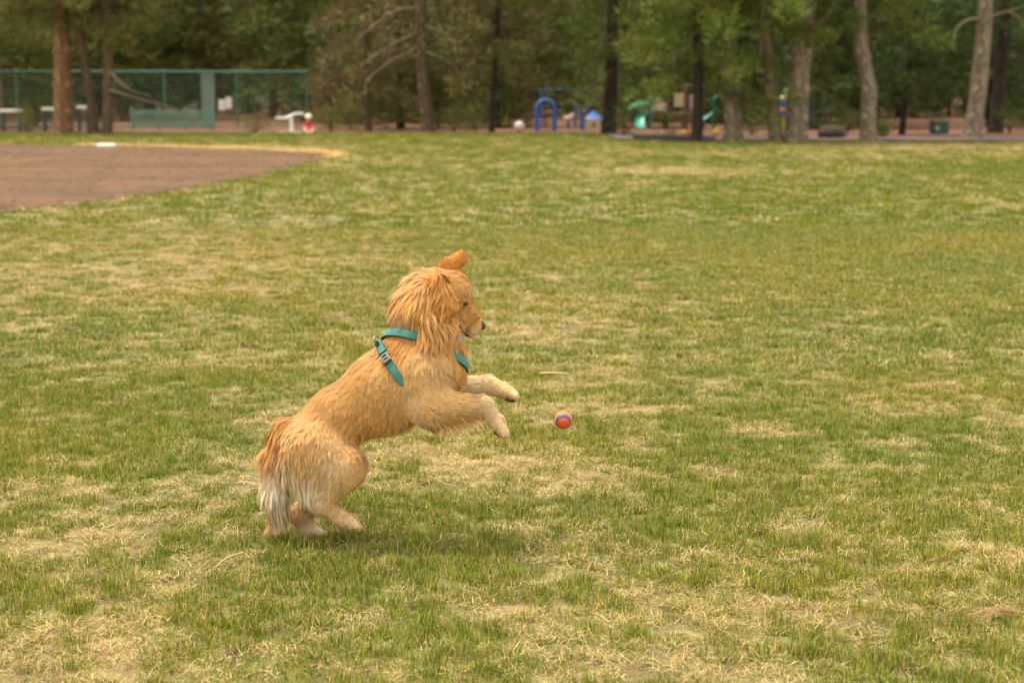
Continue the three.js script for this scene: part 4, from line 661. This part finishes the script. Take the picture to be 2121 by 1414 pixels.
// parked car bodies beyond: low body, cabin, windows, wheels
function car(px, d, turn, color, label) {
  const c = thing('parked_car', label, 'car', spot(px, d), turn, 'cars parked beyond the trees'), s = new THREE.Shape();
  s.moveTo(-2.1, 0.35); s.lineTo(-2.15, 0.75); s.quadraticCurveTo(-2.1, 0.92, -1.7, 0.95); s.lineTo(-1.25, 1.0); s.quadraticCurveTo(-0.8, 1.42, -0.4, 1.45); s.lineTo(0.7, 1.45); s.quadraticCurveTo(1.2, 1.4, 1.55, 1.02); s.lineTo(2.0, 0.95); s.quadraticCurveTo(2.15, 0.85, 2.12, 0.4); s.lineTo(-2.1, 0.35);
  part('body', new THREE.ExtrudeGeometry(s, { depth: 1.6, bevelEnabled: true, bevelThickness: 0.08, bevelSize: 0.08, bevelSegments: 3 }).translate(0, 0, -0.8), color, c);
  for (const z of [-0.895, 0.895]) { const w = new THREE.Shape(); w.moveTo(-1.0, 1.02); w.lineTo(-0.5, 1.36); w.lineTo(0.65, 1.36); w.lineTo(1.25, 1.02); part('window', new THREE.ExtrudeGeometry(w, { depth: 0.012, bevelEnabled: false }).translate(0, 0, z - 0.006), plastic(0.02, 0.025, 0.03, 0.1), c); }
  for (const x of [-1.3, 1.3]) for (const z of [-0.78, 0.78]) { const w = part('wheel', new THREE.CylinderGeometry(0.33, 0.33, 0.22, 20).rotateX(Math.PI / 2).translate(x, 0.33, z), plastic(0.02, 0.02, 0.02, 0.8), c); part('rim', new THREE.CylinderGeometry(0.19, 0.19, 0.235, 16).rotateX(Math.PI / 2).translate(x, 0.33, z), STEEL, w); }
}
car(482, 88, 0.1, plastic(0.72, 0.72, 0.70, 0.3), 'white parked car seen through the green fence');
car(1056, 84, 0.5, plastic(0.66, 0.66, 0.64, 0.3), 'white parked car left of the blue arch');
car(1395, 72, -0.15, plastic(0.55, 0.56, 0.57, 0.3), 'silver parked car behind the play tower');
// seesaw with a white post
{
  const d = 51.5, k = mpp(d), t = thing('seesaw', 'white seesaw with thick post and raised plank ends', 'seesaw', spot(607, d), 0.1);
  part('post', limb([[0, 0, 0], [0, 0.25, 0], [0, 0.53, 0]], [0.085, 0.06, 0.06], 10, 2), WHITE, t); part('foot', box(0.7, 0.06, 0.3, -0.05, 0.03, 0, 0.02), plastic(0.5, 0.42, 0.36, 0.8), t);
  part('plank', box(0.42, 0.07, 0.18, -0.28, 0.47, 0, 0.02).rotateZ(0), WHITE, t); part('plank', box(0.30, 0.07, 0.18, 0.24, 0.60, 0, 0.02), WHITE, t); part('pivot', rod([-0.12, 0.5, 0], [0.14, 0.58, 0], 0.045), STEEL, t);
  part('handle', tube([[-0.4, 0.5, 0.07], [-0.4, 0.62, 0.05], [-0.4, 0.62, -0.05], [-0.4, 0.5, -0.07]], 0.014, 12, 6), STEEL, t);
}
// seated child in red
{
  const d = 51, p = spot(642, d), t = thing('person', 'child in red dress with pale hat seated on the grass', 'person', p, 0.15), B = (a, b, ra, rb, sw = 1, k = 0.03) => ({ a: V(...a), b: V(...b), ra, rb, sw, k });
  const mesh = (bones, cell, col, name, rough = 0.8, parent = t) => { const F = makeField(bones), lo = V(1e9, 1e9, 1e9), hi = V(-1e9, -1e9, -1e9); for (const b of bones) for (const [q, r] of [[b.a, b.ra], [b.b, b.rb]]) { lo.min(q.clone().subScalar(r + 3 * cell)); hi.max(q.clone().addScalar(r + 3 * cell)); } const m = surfaceNets(F, lo, hi, cell); return part(name, geoFrom(m.pos, m.idx, null, m.nor), plastic(...col, rough), parent); };
  const skin = [0.62, 0.38, 0.26];
  mesh([B([0, 0.12, 0], [0, 0.30, 0], 0.085, 0.08, 0.8), B([0, 0.32, 0], [0, 0.38, 0], 0.04, 0.032), B([0, 0.44, 0.01], [0, 0.475, 0.01], 0.072, 0.072), B([0, 0.425, 0.03], [0, 0.42, 0.045], 0.05, 0.04), B([0, 0.445, 0.08], [0, 0.44, 0.09], 0.012, 0.01, 1, 0.01), B([0.078, 0.45, 0], [0.078, 0.465, 0], 0.012, 0.012, 1, 0.01), B([-0.078, 0.45, 0], [-0.078, 0.465, 0], 0.012, 0.012, 1, 0.01),
    ...[-1, 1].flatMap((s) => [B([s * 0.08, 0.29, 0], [s * 0.13, 0.19, 0.05], 0.032, 0.026), B([s * 0.13, 0.19, 0.05], [s * 0.08, 0.12, 0.16], 0.026, 0.02), ...[0, 1, 2, 3].map((f) => B([s * 0.08 + (f - 1.5) * 0.009, 0.12, 0.16], [s * 0.08 + (f - 1.5) * 0.012, 0.10, 0.19], 0.007, 0.005, 1, 0.004)), B([s * 0.07, 0.12, 0.16], [s * 0.05, 0.11, 0.175], 0.007, 0.006, 1, 0.004), B([s * 0.06, 0.09, 0.02], [s * 0.15, 0.10, 0.22], 0.05, 0.04), B([s * 0.15, 0.10, 0.22], [-s * 0.03, 0.04, 0.24], 0.035, 0.025), B([-s * 0.03, 0.04, 0.24], [-s * 0.09, 0.035, 0.26], 0.024, 0.02)])], 0.008, skin, 'body');
  mesh([B([0, 0.10, 0.02], [0, 0.31, 0], 0.115, 0.095, 0.85), B([0, 0.06, 0.08], [0, 0.10, 0.12], 0.16, 0.10, 0.95), B([-0.13, 0.05, 0.06], [0.13, 0.05, 0.06], 0.05, 0.05), ...[-1, 1].map((s) => B([s * 0.085, 0.30, 0], [s * 0.12, 0.22, 0.04], 0.042, 0.036))], 0.009, [0.42, 0.035, 0.06], 'dress');
  mesh([B([0, 0.49, -0.008], [0, 0.515, -0.012], 0.08, 0.072), B([0, 0.44, -0.045], [0, 0.47, -0.03], 0.062, 0.066)], 0.007, [0.55, 0.40, 0.22], 'hair');
  part('hat', new THREE.LatheGeometry([[0, 0.10], [0.04, 0.098], [0.075, 0.075], [0.086, 0.02], [0.125, 0.0], [0.127, 0.006], [0.09, 0.028], [0.08, 0.08], [0.04, 0.104], [0, 0.106]].map(([x, y]) => new THREE.Vector2(x, y)), 24).translate(0, 0.495, -0.005), plastic(0.80, 0.66, 0.50, 0.8), t);
  for (const s of [-1, 1]) part('eye', new THREE.SphereGeometry(0.008, 8, 6).translate(s * 0.028, 0.462, 0.076), plastic(0.03, 0.02, 0.02, 0.2), t);
  part('mouth', box(0.03, 0.006, 0.006, 0, 0.418, 0.082, 0.002), plastic(0.45, 0.13, 0.12), t);
}
// blue climbing arch
{
  const d = 56, k = mpp(d), t = thing('climbing_arch', 'blue arched climbing frame in the playground', 'climbing frame', spot(1130, d), 0.0), R = 18 * k, H = 44 * k, arc = (z) => { const p = [[-R, 0, z], [-R, H * 0.5, z], [-R, H, z]]; for (let a = 1; a < 8; a++) p.push([-R * Math.cos(Math.PI * a / 8), H + R * Math.sin(Math.PI * a / 8), z]); p.push([R, H, z], [R, H * 0.5, z], [R, 0, z]); return p; };
  part('arch', tube(arc(0.12), 0.075, 60, 10), BLUE, t); part('arch', tube(arc(-0.45), 0.075, 60, 10), BLUE, t);
  for (const y of [0.25, 0.55, 0.85]) for (const s of [-1, 1]) part('rung', rod([s * R, y, 0.12], [s * R, y, -0.45], 0.025), BLUE, t);
  part('bridge_plate', box(2 * R * 0.6, 0.05, 0.5, 0, 0.30, -0.2), plastic(0.10, 0.09, 0.085, 0.7), t);
}
// playhouse with a round hole in its panel
{
  const d = 57, t = thing('playhouse', 'cream playhouse panel with round hole and blue roof', 'playhouse', spot(1225, d), 0.1), s = new THREE.Shape(); t.scale.set(0.95, 0.66, 0.8); s.moveTo(-0.26, 0); s.lineTo(0.26, 0); s.lineTo(0.24, 0.55); s.quadraticCurveTo(0, 0.66, -0.24, 0.55); s.lineTo(-0.26, 0);
  const hole = new THREE.Path(); hole.absellipse(0, 0.28, 0.13, 0.13, 0, Math.PI * 2); s.holes.push(hole);
  for (const z of [0.3, -0.3]) part('panel', new THREE.ExtrudeGeometry(s, { depth: 0.06, bevelEnabled: true, bevelSize: 0.015, bevelThickness: 0.015, bevelSegments: 2 }).translate(0, 0, z), TAUPE, t);
  part('roof', new THREE.CylinderGeometry(0.02, 0.42, 0.38, 4, 1).rotateY(Math.PI / 4).translate(0.05, 0.80, 0), BLUE, t);
  for (const sx of [-1, 1]) for (const z of [0.36, -0.36]) part('post', rod([sx * 0.36, 0, z], [sx * 0.36, 0.72, z], 0.04), BLUE, t);
  part('side_panel', box(0.05, 0.4, 0.6, 0.36, 0.32, 0, 0.02), WHITE, t);
}
{
  const t = thing('spring_rider', 'white and pink spring rider on blue legs by the arch', 'spring rider', spot(1176, 56.5), 0.2); t.scale.setScalar(0.66);
  const F = makeField([{ a: V(-0.14, 0.62, 0), b: V(0.12, 0.66, 0), ra: 0.12, rb: 0.11, sw: 0.7, k: 0.05 }, { a: V(0.12, 0.66, 0), b: V(0.20, 0.82, 0), ra: 0.09, rb: 0.07, sw: 0.7, k: 0.05 }, { a: V(0.20, 0.82, 0), b: V(0.30, 0.80, 0), ra: 0.07, rb: 0.05, sw: 0.7, k: 0.03 }]), m = surfaceNets(F, V(-0.35, 0.4, -0.2), V(0.45, 1.0, 0.2), 0.012);
  part('seat_body', geoFrom(m.pos, m.idx, null, m.nor), plastic(0.72, 0.55, 0.50), t);
  const helix = []; for (let a = 0; a <= 40; a++) helix.push(V(0.09 * Math.cos(a * 0.9), 0.06 + a / 40 * 0.42, 0.09 * Math.sin(a * 0.9))); part('spring', tube(helix, 0.02, 120, 6), BLUE, t);
  part('handle', rod([0.16, 0.80, -0.2], [0.16, 0.80, 0.2], 0.018), BLUE, t); part('footrest', rod([0.05, 0.5, -0.22], [0.05, 0.5, 0.22], 0.02), BLUE, t); part('base', new THREE.CylinderGeometry(0.16, 0.18, 0.06, 18).translate(0, 0.03, 0), plastic(0.4, 0.36, 0.3, 0.8), t);
}
// play tower with two teal slides
{
  const d = 59, t = thing('play_tower', 'brown play tower with tan panels behind the dark pine', 'play tower', spot(1395, d), 0.0), k = mpp(d); t.scale.set(1, 0.85, 1);
  for (const x of [-0.9, -0.3, 0.35, 0.95]) for (const z of [-0.6, 0.6]) part('post', join([rod([x, 0, z], [x, 1.75, z], 0.05), new THREE.SphereGeometry(0.065, 10, 8).translate(x, 1.75, z)]), BROWN, t);
  part('deck', box(1.95, 0.07, 1.3, 0, 0.62, 0), BROWN, t); part('panel', box(0.34, 0.55, 0.05, -0.02 + 0.1, 1.18, 0.6, 0.02), TAUPE, t); part('panel', box(0.5, 0.5, 0.05, -0.62, 1.0, -0.6, 0.02), TAUPE, t); part('panel', box(0.46, 0.62, 0.05, 0.68, 1.1, 0.6, 0.02), plastic(0.42, 0.33, 0.30, 0.7), t);
  part('barrier', box(0.5, 0.06, 0.04, -0.6, 0.98, 0.6), WHITE, t); part('barrier', box(0.5, 0.06, 0.04, -0.6, 0.80, 0.6), WHITE, t);
  for (let s = 0; s < 4; s++) part('step', box(0.5, 0.05, 0.2, 0.02, 0.13 + s * 0.14, 0.95 - s * 0.09), BROWN, t);
}
function slide(px, d, label, pts, width, ribs, group) { // curved chute with raised lips
  const k = mpp(d), t = thing('slide', label, 'slide', spot(px, d), 0, group), c = new THREE.CatmullRomCurve3(pts.map((p) => V(...p))), n = 36, pos = [], idx = [], sec = [[-0.5, 0.16], [-0.47, 0.18], [-0.42, 0.12], [-0.36, 0.03], [-0.15, 0], [0.15, 0], [0.36, 0.03], [0.42, 0.12], [0.47, 0.18], [0.5, 0.16], [0.42, -0.03], [0, -0.06], [-0.42, -0.03]];
  for (let i = 0; i <= n; i++) { const p = c.getPoint(i / n), tg = c.getTangent(i / n), side = V(-tg.z, 0, tg.x); if (side.lengthSq() < 0.02) side.set(0, 0, 1); side.normalize(); const up = V().crossVectors(side, tg).normalize(); if (up.y < 0) up.negate(); const rr = ribs ? 1 + 0.10 * Math.sin(i / n * Math.PI * 2 * ribs) : 1; for (const [u, v] of sec) { const q = p.clone().addScaledVector(side, u * width * rr).addScaledVector(up, v * width * 1.1 * rr); pos.push(q.x, q.y, q.z); } }
  const S = sec.length; for (let i = 0; i < n; i++) for (let j = 0; j < S; j++) { const a = i * S + j, b = i * S + (j + 1) % S; idx.push(a, b, a + S, b, b + S, a + S); }
  t.scale.set(1, 0.78, 0.9); part('chute', geoFrom(pos, idx), new THREE.MeshStandardMaterial({ color: TEAL.color, roughness: 0.35, side: THREE.DoubleSide }), t); return t;
}
{
  const a = slide(1322, 57.5, 'teal slide with ribbed slanting hood, left of the tower', [[0.30, 0.95, -0.3], [0.16, 0.82, -0.1], [0.02, 0.45, 0.25], [-0.02, 0.16, 0.6], [-0.02, 0.10, 0.85]], 0.34, 0);
  for (let k = 0; k < 7; k++) part('hood_rib', tube([[-0.34 + k * 0.10, 0.86 + k * 0.035, 0.1], [-0.22 + k * 0.10, 1.08 + k * 0.035, -0.05], [-0.06 + k * 0.10, 1.20 + k * 0.03, -0.25]], 0.062, 12, 8), TEAL, a);
  part('post', join([rod([0.42, 0, -0.3], [0.42, 1.42, -0.3], 0.045), new THREE.SphereGeometry(0.07, 10, 8).translate(0.42, 1.42, -0.3)]), TEAL, a);
  const b = slide(1468, 57.5, 'teal slide sloping down left behind the dark pine', [[0.34, 0.92, -0.1], [0.22, 0.82, -0.02], [-0.10, 0.55, 0.1], [-0.30, 0.40, 0.2]], 0.30, 5);
  part('post', join([rod([0.16, 0, -0.15], [0.16, 1.36, -0.15], 0.055), new THREE.SphereGeometry(0.09, 10, 8).translate(0.16, 1.36, -0.15)]), TEAL, b); part('leg', rod([-0.26, 0, 0.1], [-0.26, 0.40, 0.15], 0.035), STEEL, b);
}
// yellow balls and a white ball near the play area
function playBall(px, py, d, r, mat, label, group) { const p = spot(px, d), t = thing('play_ball', label, 'ball', [p[0], p[1] + r, p[2]], 0, group); part('shell', new THREE.SphereGeometry(r, 24, 18), mat, t); part('seam', new THREE.TorusGeometry(r, r * 0.035, 6, 32).rotateY(0.6), plastic(0.3, 0.2, 0.1, 0.6), t); part('valve', new THREE.SphereGeometry(r * 0.10, 8, 6).translate(r * 0.5, r * 0.45, r * 0.74), plastic(0.2, 0.15, 0.1), t); }
playBall(1413, 279, 50.5, 0.10, YELLOW, 'yellow ball on the path, leftmost of three'); playBall(1427, 280, 51.2, 0.095, plastic(0.50, 0.22, 0.02), 'amber ball touching the leftmost yellow one'); playBall(1480, 280, 50.6, 0.115, YELLOW, 'yellow ball on the path right of the dark pine'); playBall(1075, 266, 55, 0.17, plastic(0.75, 0.66, 0.64), 'pinkish white ball left of the blue arch');
// concrete wheel stops along the path
for (const [px, w, label] of [[1370, 120, 'long grey concrete kerb block before the teal slide'], [1459, 38, 'short pale concrete block right of the dark pine']]) { const d = 46.3, k = mpp(d), L = w * k, s = new THREE.Shape(); s.moveTo(-0.09, 0); s.lineTo(0.09, 0); s.lineTo(0.065, 0.12); s.lineTo(-0.065, 0.12); const g = new THREE.ExtrudeGeometry(s, { depth: L, bevelEnabled: true, bevelSize: 0.012, bevelThickness: 0.012, bevelSegments: 2 }).translate(0, 0, -L / 2).rotateY(Math.PI / 2); single('kerb_block', g, std({ color: w > 100 ? rgb(0.34, 0.30, 0.30) : rgb(0.55, 0.52, 0.49), map: asphaltTex, roughness: 0.9 }), label, 'kerb', spot(px, d)); }
// utility box
{ const d = 52.5, t = thing('utility_box', 'dark green metal utility box on the wood chips', 'utility box', spot(1939, d), 0.08); part('cabinet', box(0.52, 0.36, 0.4, 0, 0.21, 0, 0.02), DARKGREEN, t); part('lid', box(0.56, 0.05, 0.44, 0, 0.415, 0, 0.015), plastic(0.10, 0.12, 0.10, 0.6), t); const dr = part('door', box(0.22, 0.27, 0.02, -0.12, 0.2, 0.205, 0.008), DARKGREEN, t); part('handle', box(0.02, 0.07, 0.02, -0.03, 0.2, 0.222, 0.005), STEEL, dr); part('label_plate', box(0.10, 0.12, 0.012, -0.13, 0.21, 0.219, 0.003), plastic(0.35, 0.38, 0.36), dr); part('door', box(0.22, 0.27, 0.02, 0.12, 0.2, 0.205, 0.008), DARKGREEN, t); part('plinth', box(0.62, 0.05, 0.5, 0, 0.0, 0), plastic(0.4, 0.38, 0.36, 0.9), t); }
// totem post with coloured drums and a white figure on top
{ const d = 55, t = thing('totem_post', 'play post with white bird top and coloured drums between trunks', 'play post', spot(1619, d), 0); let y = 0; for (const [h, r, c] of [[0.55, 0.07, plastic(0.35, 0.36, 0.06)], [0.14, 0.14, plastic(0.05, 0.06, 0.30)], [0.12, 0.14, plastic(0.55, 0.26, 0.07)], [0.16, 0.14, BLUE]]) { part('drum', new THREE.CylinderGeometry(r * 0.96, r, h, 20).translate(0, y + h / 2, 0), c, t); y += h; } const F = makeField([{ a: V(-0.05, y + 0.12, 0), b: V(0.04, y + 0.14, 0), ra: 0.11, rb: 0.10, sw: 0.8, k: 0.05 }, { a: V(0.04, y + 0.16, 0), b: V(0.06, y + 0.36, 0), ra: 0.07, rb: 0.055, sw: 0.9, k: 0.05 }, { a: V(0.06, y + 0.38, 0), b: V(0.09, y + 0.38, 0), ra: 0.06, rb: 0.05, sw: 0.9, k: 0.04 }]), m = surfaceNets(F, V(-0.25, y - 0.05, -0.2), V(0.25, y + 0.52, 0.2), 0.01); part('bird', geoFrom(m.pos, m.idx, null, m.nor), plastic(0.66, 0.60, 0.55), t); }
// boulder
{ const g = new THREE.IcosahedronGeometry(0.34, 5), p = g.attributes.position; for (let i = 0; i < p.count; i++) { const v = V().fromBufferAttribute(p, i), n = 0.8 + 0.45 * fbm(v.x * 3 + 4, v.y * 3 + v.z * 2.2, 3); p.setXYZ(i, v.x * n * 1.25, Math.max(-0.1, v.y * n * 0.72), v.z * n); } g.computeVertexNormals(); single('boulder', g.translate(0, 0.1, 0), std({ color: rgb(0.42, 0.35, 0.29), map: asphaltTex, roughness: 0.95 }), 'rough grey brown boulder left of the bent pine', 'boulder', spot(1718, 48.8)); }
// more of the playground: a blue ladder frame, a swing frame and a picnic table
function ladderFrame(px, d, w, h, label) { const t = thing('climbing_ladder', label, 'climbing frame', spot(px, d), 0.4); for (const s of [-1, 1]) part('post', join([rod([s * w / 2, 0, 0], [s * w / 2, h, 0], 0.045), new THREE.SphereGeometry(0.06, 10, 8).translate(s * w / 2, h, 0)]), BLUE, t); for (let y = 0.18; y < h - 0.1; y += 0.2) part('rung', rod([-w / 2, y, 0], [w / 2, y, 0], 0.024), STEEL, t); }
ladderFrame(1203, 60, 0.5, 0.85, 'blue ladder frame between spring rider and playhouse'); ladderFrame(1690, 58, 0.45, 1.0, 'blue ladder frame right of the stoutest trunk');
{ const t = thing('swing_frame', 'tall blue swing frame with two seats behind the arch', 'swing', spot(1165, 64), 0.15); for (const s of [-1, 1]) for (const z of [-1, 1]) part('leg', rod([s * 0.9, 0, z * 0.6], [s * 0.8, 1.35, 0], 0.045), BLUE, t); part('crossbar', rod([-0.95, 1.35, 0], [0.95, 1.35, 0], 0.05), BLUE, t); for (const x of [-0.4, 0.4]) { const q = part('seat', box(0.34, 0.03, 0.16, x, 0.38, 0.02), plastic(0.03, 0.03, 0.03, 0.7), t); for (const c of [-0.15, 0.15]) part('chain', rod([x + c, 0.38, 0.02], [x + c, 1.35, 0], 0.008), STEEL, q); } }
{ const t = thing('picnic_table', 'brown wooden picnic table left of the blue arch', 'table', spot(1092, 62), 0.3), m = plastic(0.30, 0.17, 0.09, 0.8); for (let k = 0; k < 4; k++) part('top_plank', box(1.5, 0.045, 0.16, 0, 0.72, -0.27 + k * 0.18), m, t); for (const z of [-0.68, 0.68]) part('bench_plank', box(1.5, 0.045, 0.24, 0, 0.44, z), m, t); for (const x of [-0.55, 0.55]) { part('leg', join([rod([x, 0, -0.62], [x, 0.7, -0.2], 0.04), rod([x, 0, 0.62], [x, 0.7, 0.2], 0.04)]), m, t); part('brace', box(0.05, 0.08, 1.5, x, 0.39, 0), m, t); } }
// shrubs at the foot of the fence and of the trees
function shrub(px, d, w, h, leaf, label) { const r = rng(px * 3 + 1), out = { pos: [], col: [] }, t = thing('shrub', label, 'shrub', spot(px, d), 0, 'shrubs by the lawn edge'); const st = []; for (let k = 0; k < 26; k++) { const a = r() * 6.283, q = Math.sqrt(r()), c = V(Math.cos(a) * q * w / 2, 0.12 + r() * h * (1 - 0.4 * q), Math.sin(a) * q * w / 2); spray(out, c, 0.14, 26, 0.11, r, 0.9); if (k < 9) st.push(rod([0, 0, 0], c, 0.012, 0.004, 5)); } part('foliage', geoFrom(out.pos, null, out.col), leaf, t); part('stems', join(st), BARK.brown, t); }
shrub(62, 51.5, 0.5, 0.75, NEEDLE.olive, 'small olive shrub under the long white bench'); shrub(530, 53, 1.0, 0.6, NEEDLE.brown, 'tawny shrub at the foot of the fence'); shrub(690, 54, 0.9, 0.9, NEEDLE.olive, 'olive shrub right of the seated child'); shrub(730, 56, 1.2, 1.1, NEEDLE.olive, 'tall olive shrub by the thin brown pine'); shrub(940, 55, 1.0, 0.9, NEEDLE.olive, 'round olive shrub right of the drooping pine'); shrub(985, 56, 0.9, 1.0, NEEDLE.green, 'green shrub left of the thin dark pine'); shrub(1090, 66, 1.3, 1.0, NEEDLE.green, 'green shrub behind the blue arch'); shrub(1290, 50.5, 0.8, 0.9, NEEDLE.shadeTone, 'shade-toned shrub at the left end of the path'); shrub(1555, 52, 0.9, 1.1, NEEDLE.shadeTone, 'shade-toned shrub between the grey trunks'); shrub(1700, 52, 1.0, 1.3, NEEDLE.shadeTone, 'shade-toned shrub beside the boulder'); shrub(1750, 53, 0.8, 0.9, NEEDLE.green, 'green shrub left of the bent pine'); shrub(1825, 49.5, 0.35, 0.35, NEEDLE.green, 'low green shrub right of the bent pine'); shrub(2085, 53, 0.8, 0.9, NEEDLE.green, 'green shrub at the photo\'s right border');

// ---------------------------------------------------------------- small things lying on the lawn
function lying(px, py) { const p = onGround(px, py); return [p.x, lawnHeight(p.x, p.z), p.z]; }
const twigMat = std({ color: rgb(0.50, 0.37, 0.20), roughness: 0.9 }), paleWood = std({ color: rgb(0.50, 0.38, 0.22), roughness: 0.8 }), needleBrown = std({ color: rgb(0.38, 0.23, 0.11), roughness: 0.8 });
single('stick', limb([[-0.075, 0.04, 0], [-0.03, 0.044, 0.008], [0.03, 0.04, -0.004], [0.08, 0.037, 0.004]], [0.005, 0.006, 0.006, 0.004], 8, 3, 0.15, 4), paleWood, 'pale peeled stick on the grass beyond the ball', 'stick', lying(1147, 786));
single('twig', limb([[-0.035, 0.02, 0.07], [-0.015, 0.03, 0.02], [0.01, 0.032, -0.03], [0.04, 0.03, -0.07]], [0.002, 0.0028, 0.003, 0.002], 6, 3, 0.1, 5), twigMat, 'thin tan twig on the grass below the dog\'s tail', 'twig', lying(474, 1178));
function cone(px, py, label, s) { const r = rng(px), t = thing('pine_cone', label, 'pine cone', lying(px, py), 0.6, 'pine cones on the lawn'); const scales = []; for (let k = 0; k < 42; k++) { const u = k / 42, a = k * 2.4, rr = 0.017 * Math.sin(Math.PI * (0.12 + 0.8 * u)) * s; const g = new THREE.ConeGeometry(0.006 * s, 0.014 * s, 4).scale(1.2, 1, 0.45).rotateX(1.0).translate(0, 0, rr).rotateY(a).translate(0, (u - 0.5) * 0.05 * s, 0); scales.push(g.index ? g.toNonIndexed() : g); } part('scales', join(scales).rotateZ(1.25).translate(0, 0.022 * s, 0), std({ color: rgb(0.20, 0.11, 0.06), roughness: 0.9 }), t).userData.kind = 'stuff'; part('core', new THREE.SphereGeometry(0.012 * s, 12, 8).scale(1.9, 1, 1).translate(0, 0.022 * s, 0), std({ color: rgb(0.16, 0.085, 0.045), roughness: 0.9 }), t); }
cone(478, 1366, 'brown pine cone low on the grass near the bottom edge', 0.75); cone(452, 1282, 'dark pine cone half sunk in grass above the other', 0.6); cone(1655, 325, 'dark pine cone far off on the straw near the trees', 2.0); cone(1437, 1165, 'small dark pine cone in the open lawn right', 0.6);
function needlesBunch(px, py, label, n, seed) { const r = rng(seed), t = thing('needle_bunch', label, 'pine needles', lying(px, py), 0, 'fallen pine needle bunches'); for (let k = 0; k < n; k++) { const a = (r() - 0.5) * 0.7, L = 0.08 + r() * 0.07, y = 0.03 + r() * 0.02; part('needle', tube([[0.05, y, (r() - 0.5) * 0.015], [0.05 - Math.cos(a) * L * 0.5, y + 0.012, Math.sin(a) * L * 0.5], [0.05 - Math.cos(a) * L, y - 0.008, Math.sin(a) * L + (r() - 0.5) * 0.02]], 0.0011, 6, 4), needleBrown, t); } }
needlesBunch(2068, 1294, 'reddish brown bunch of fallen pine needles on the grass', 18, 6);

renderer.render(scene, camera);
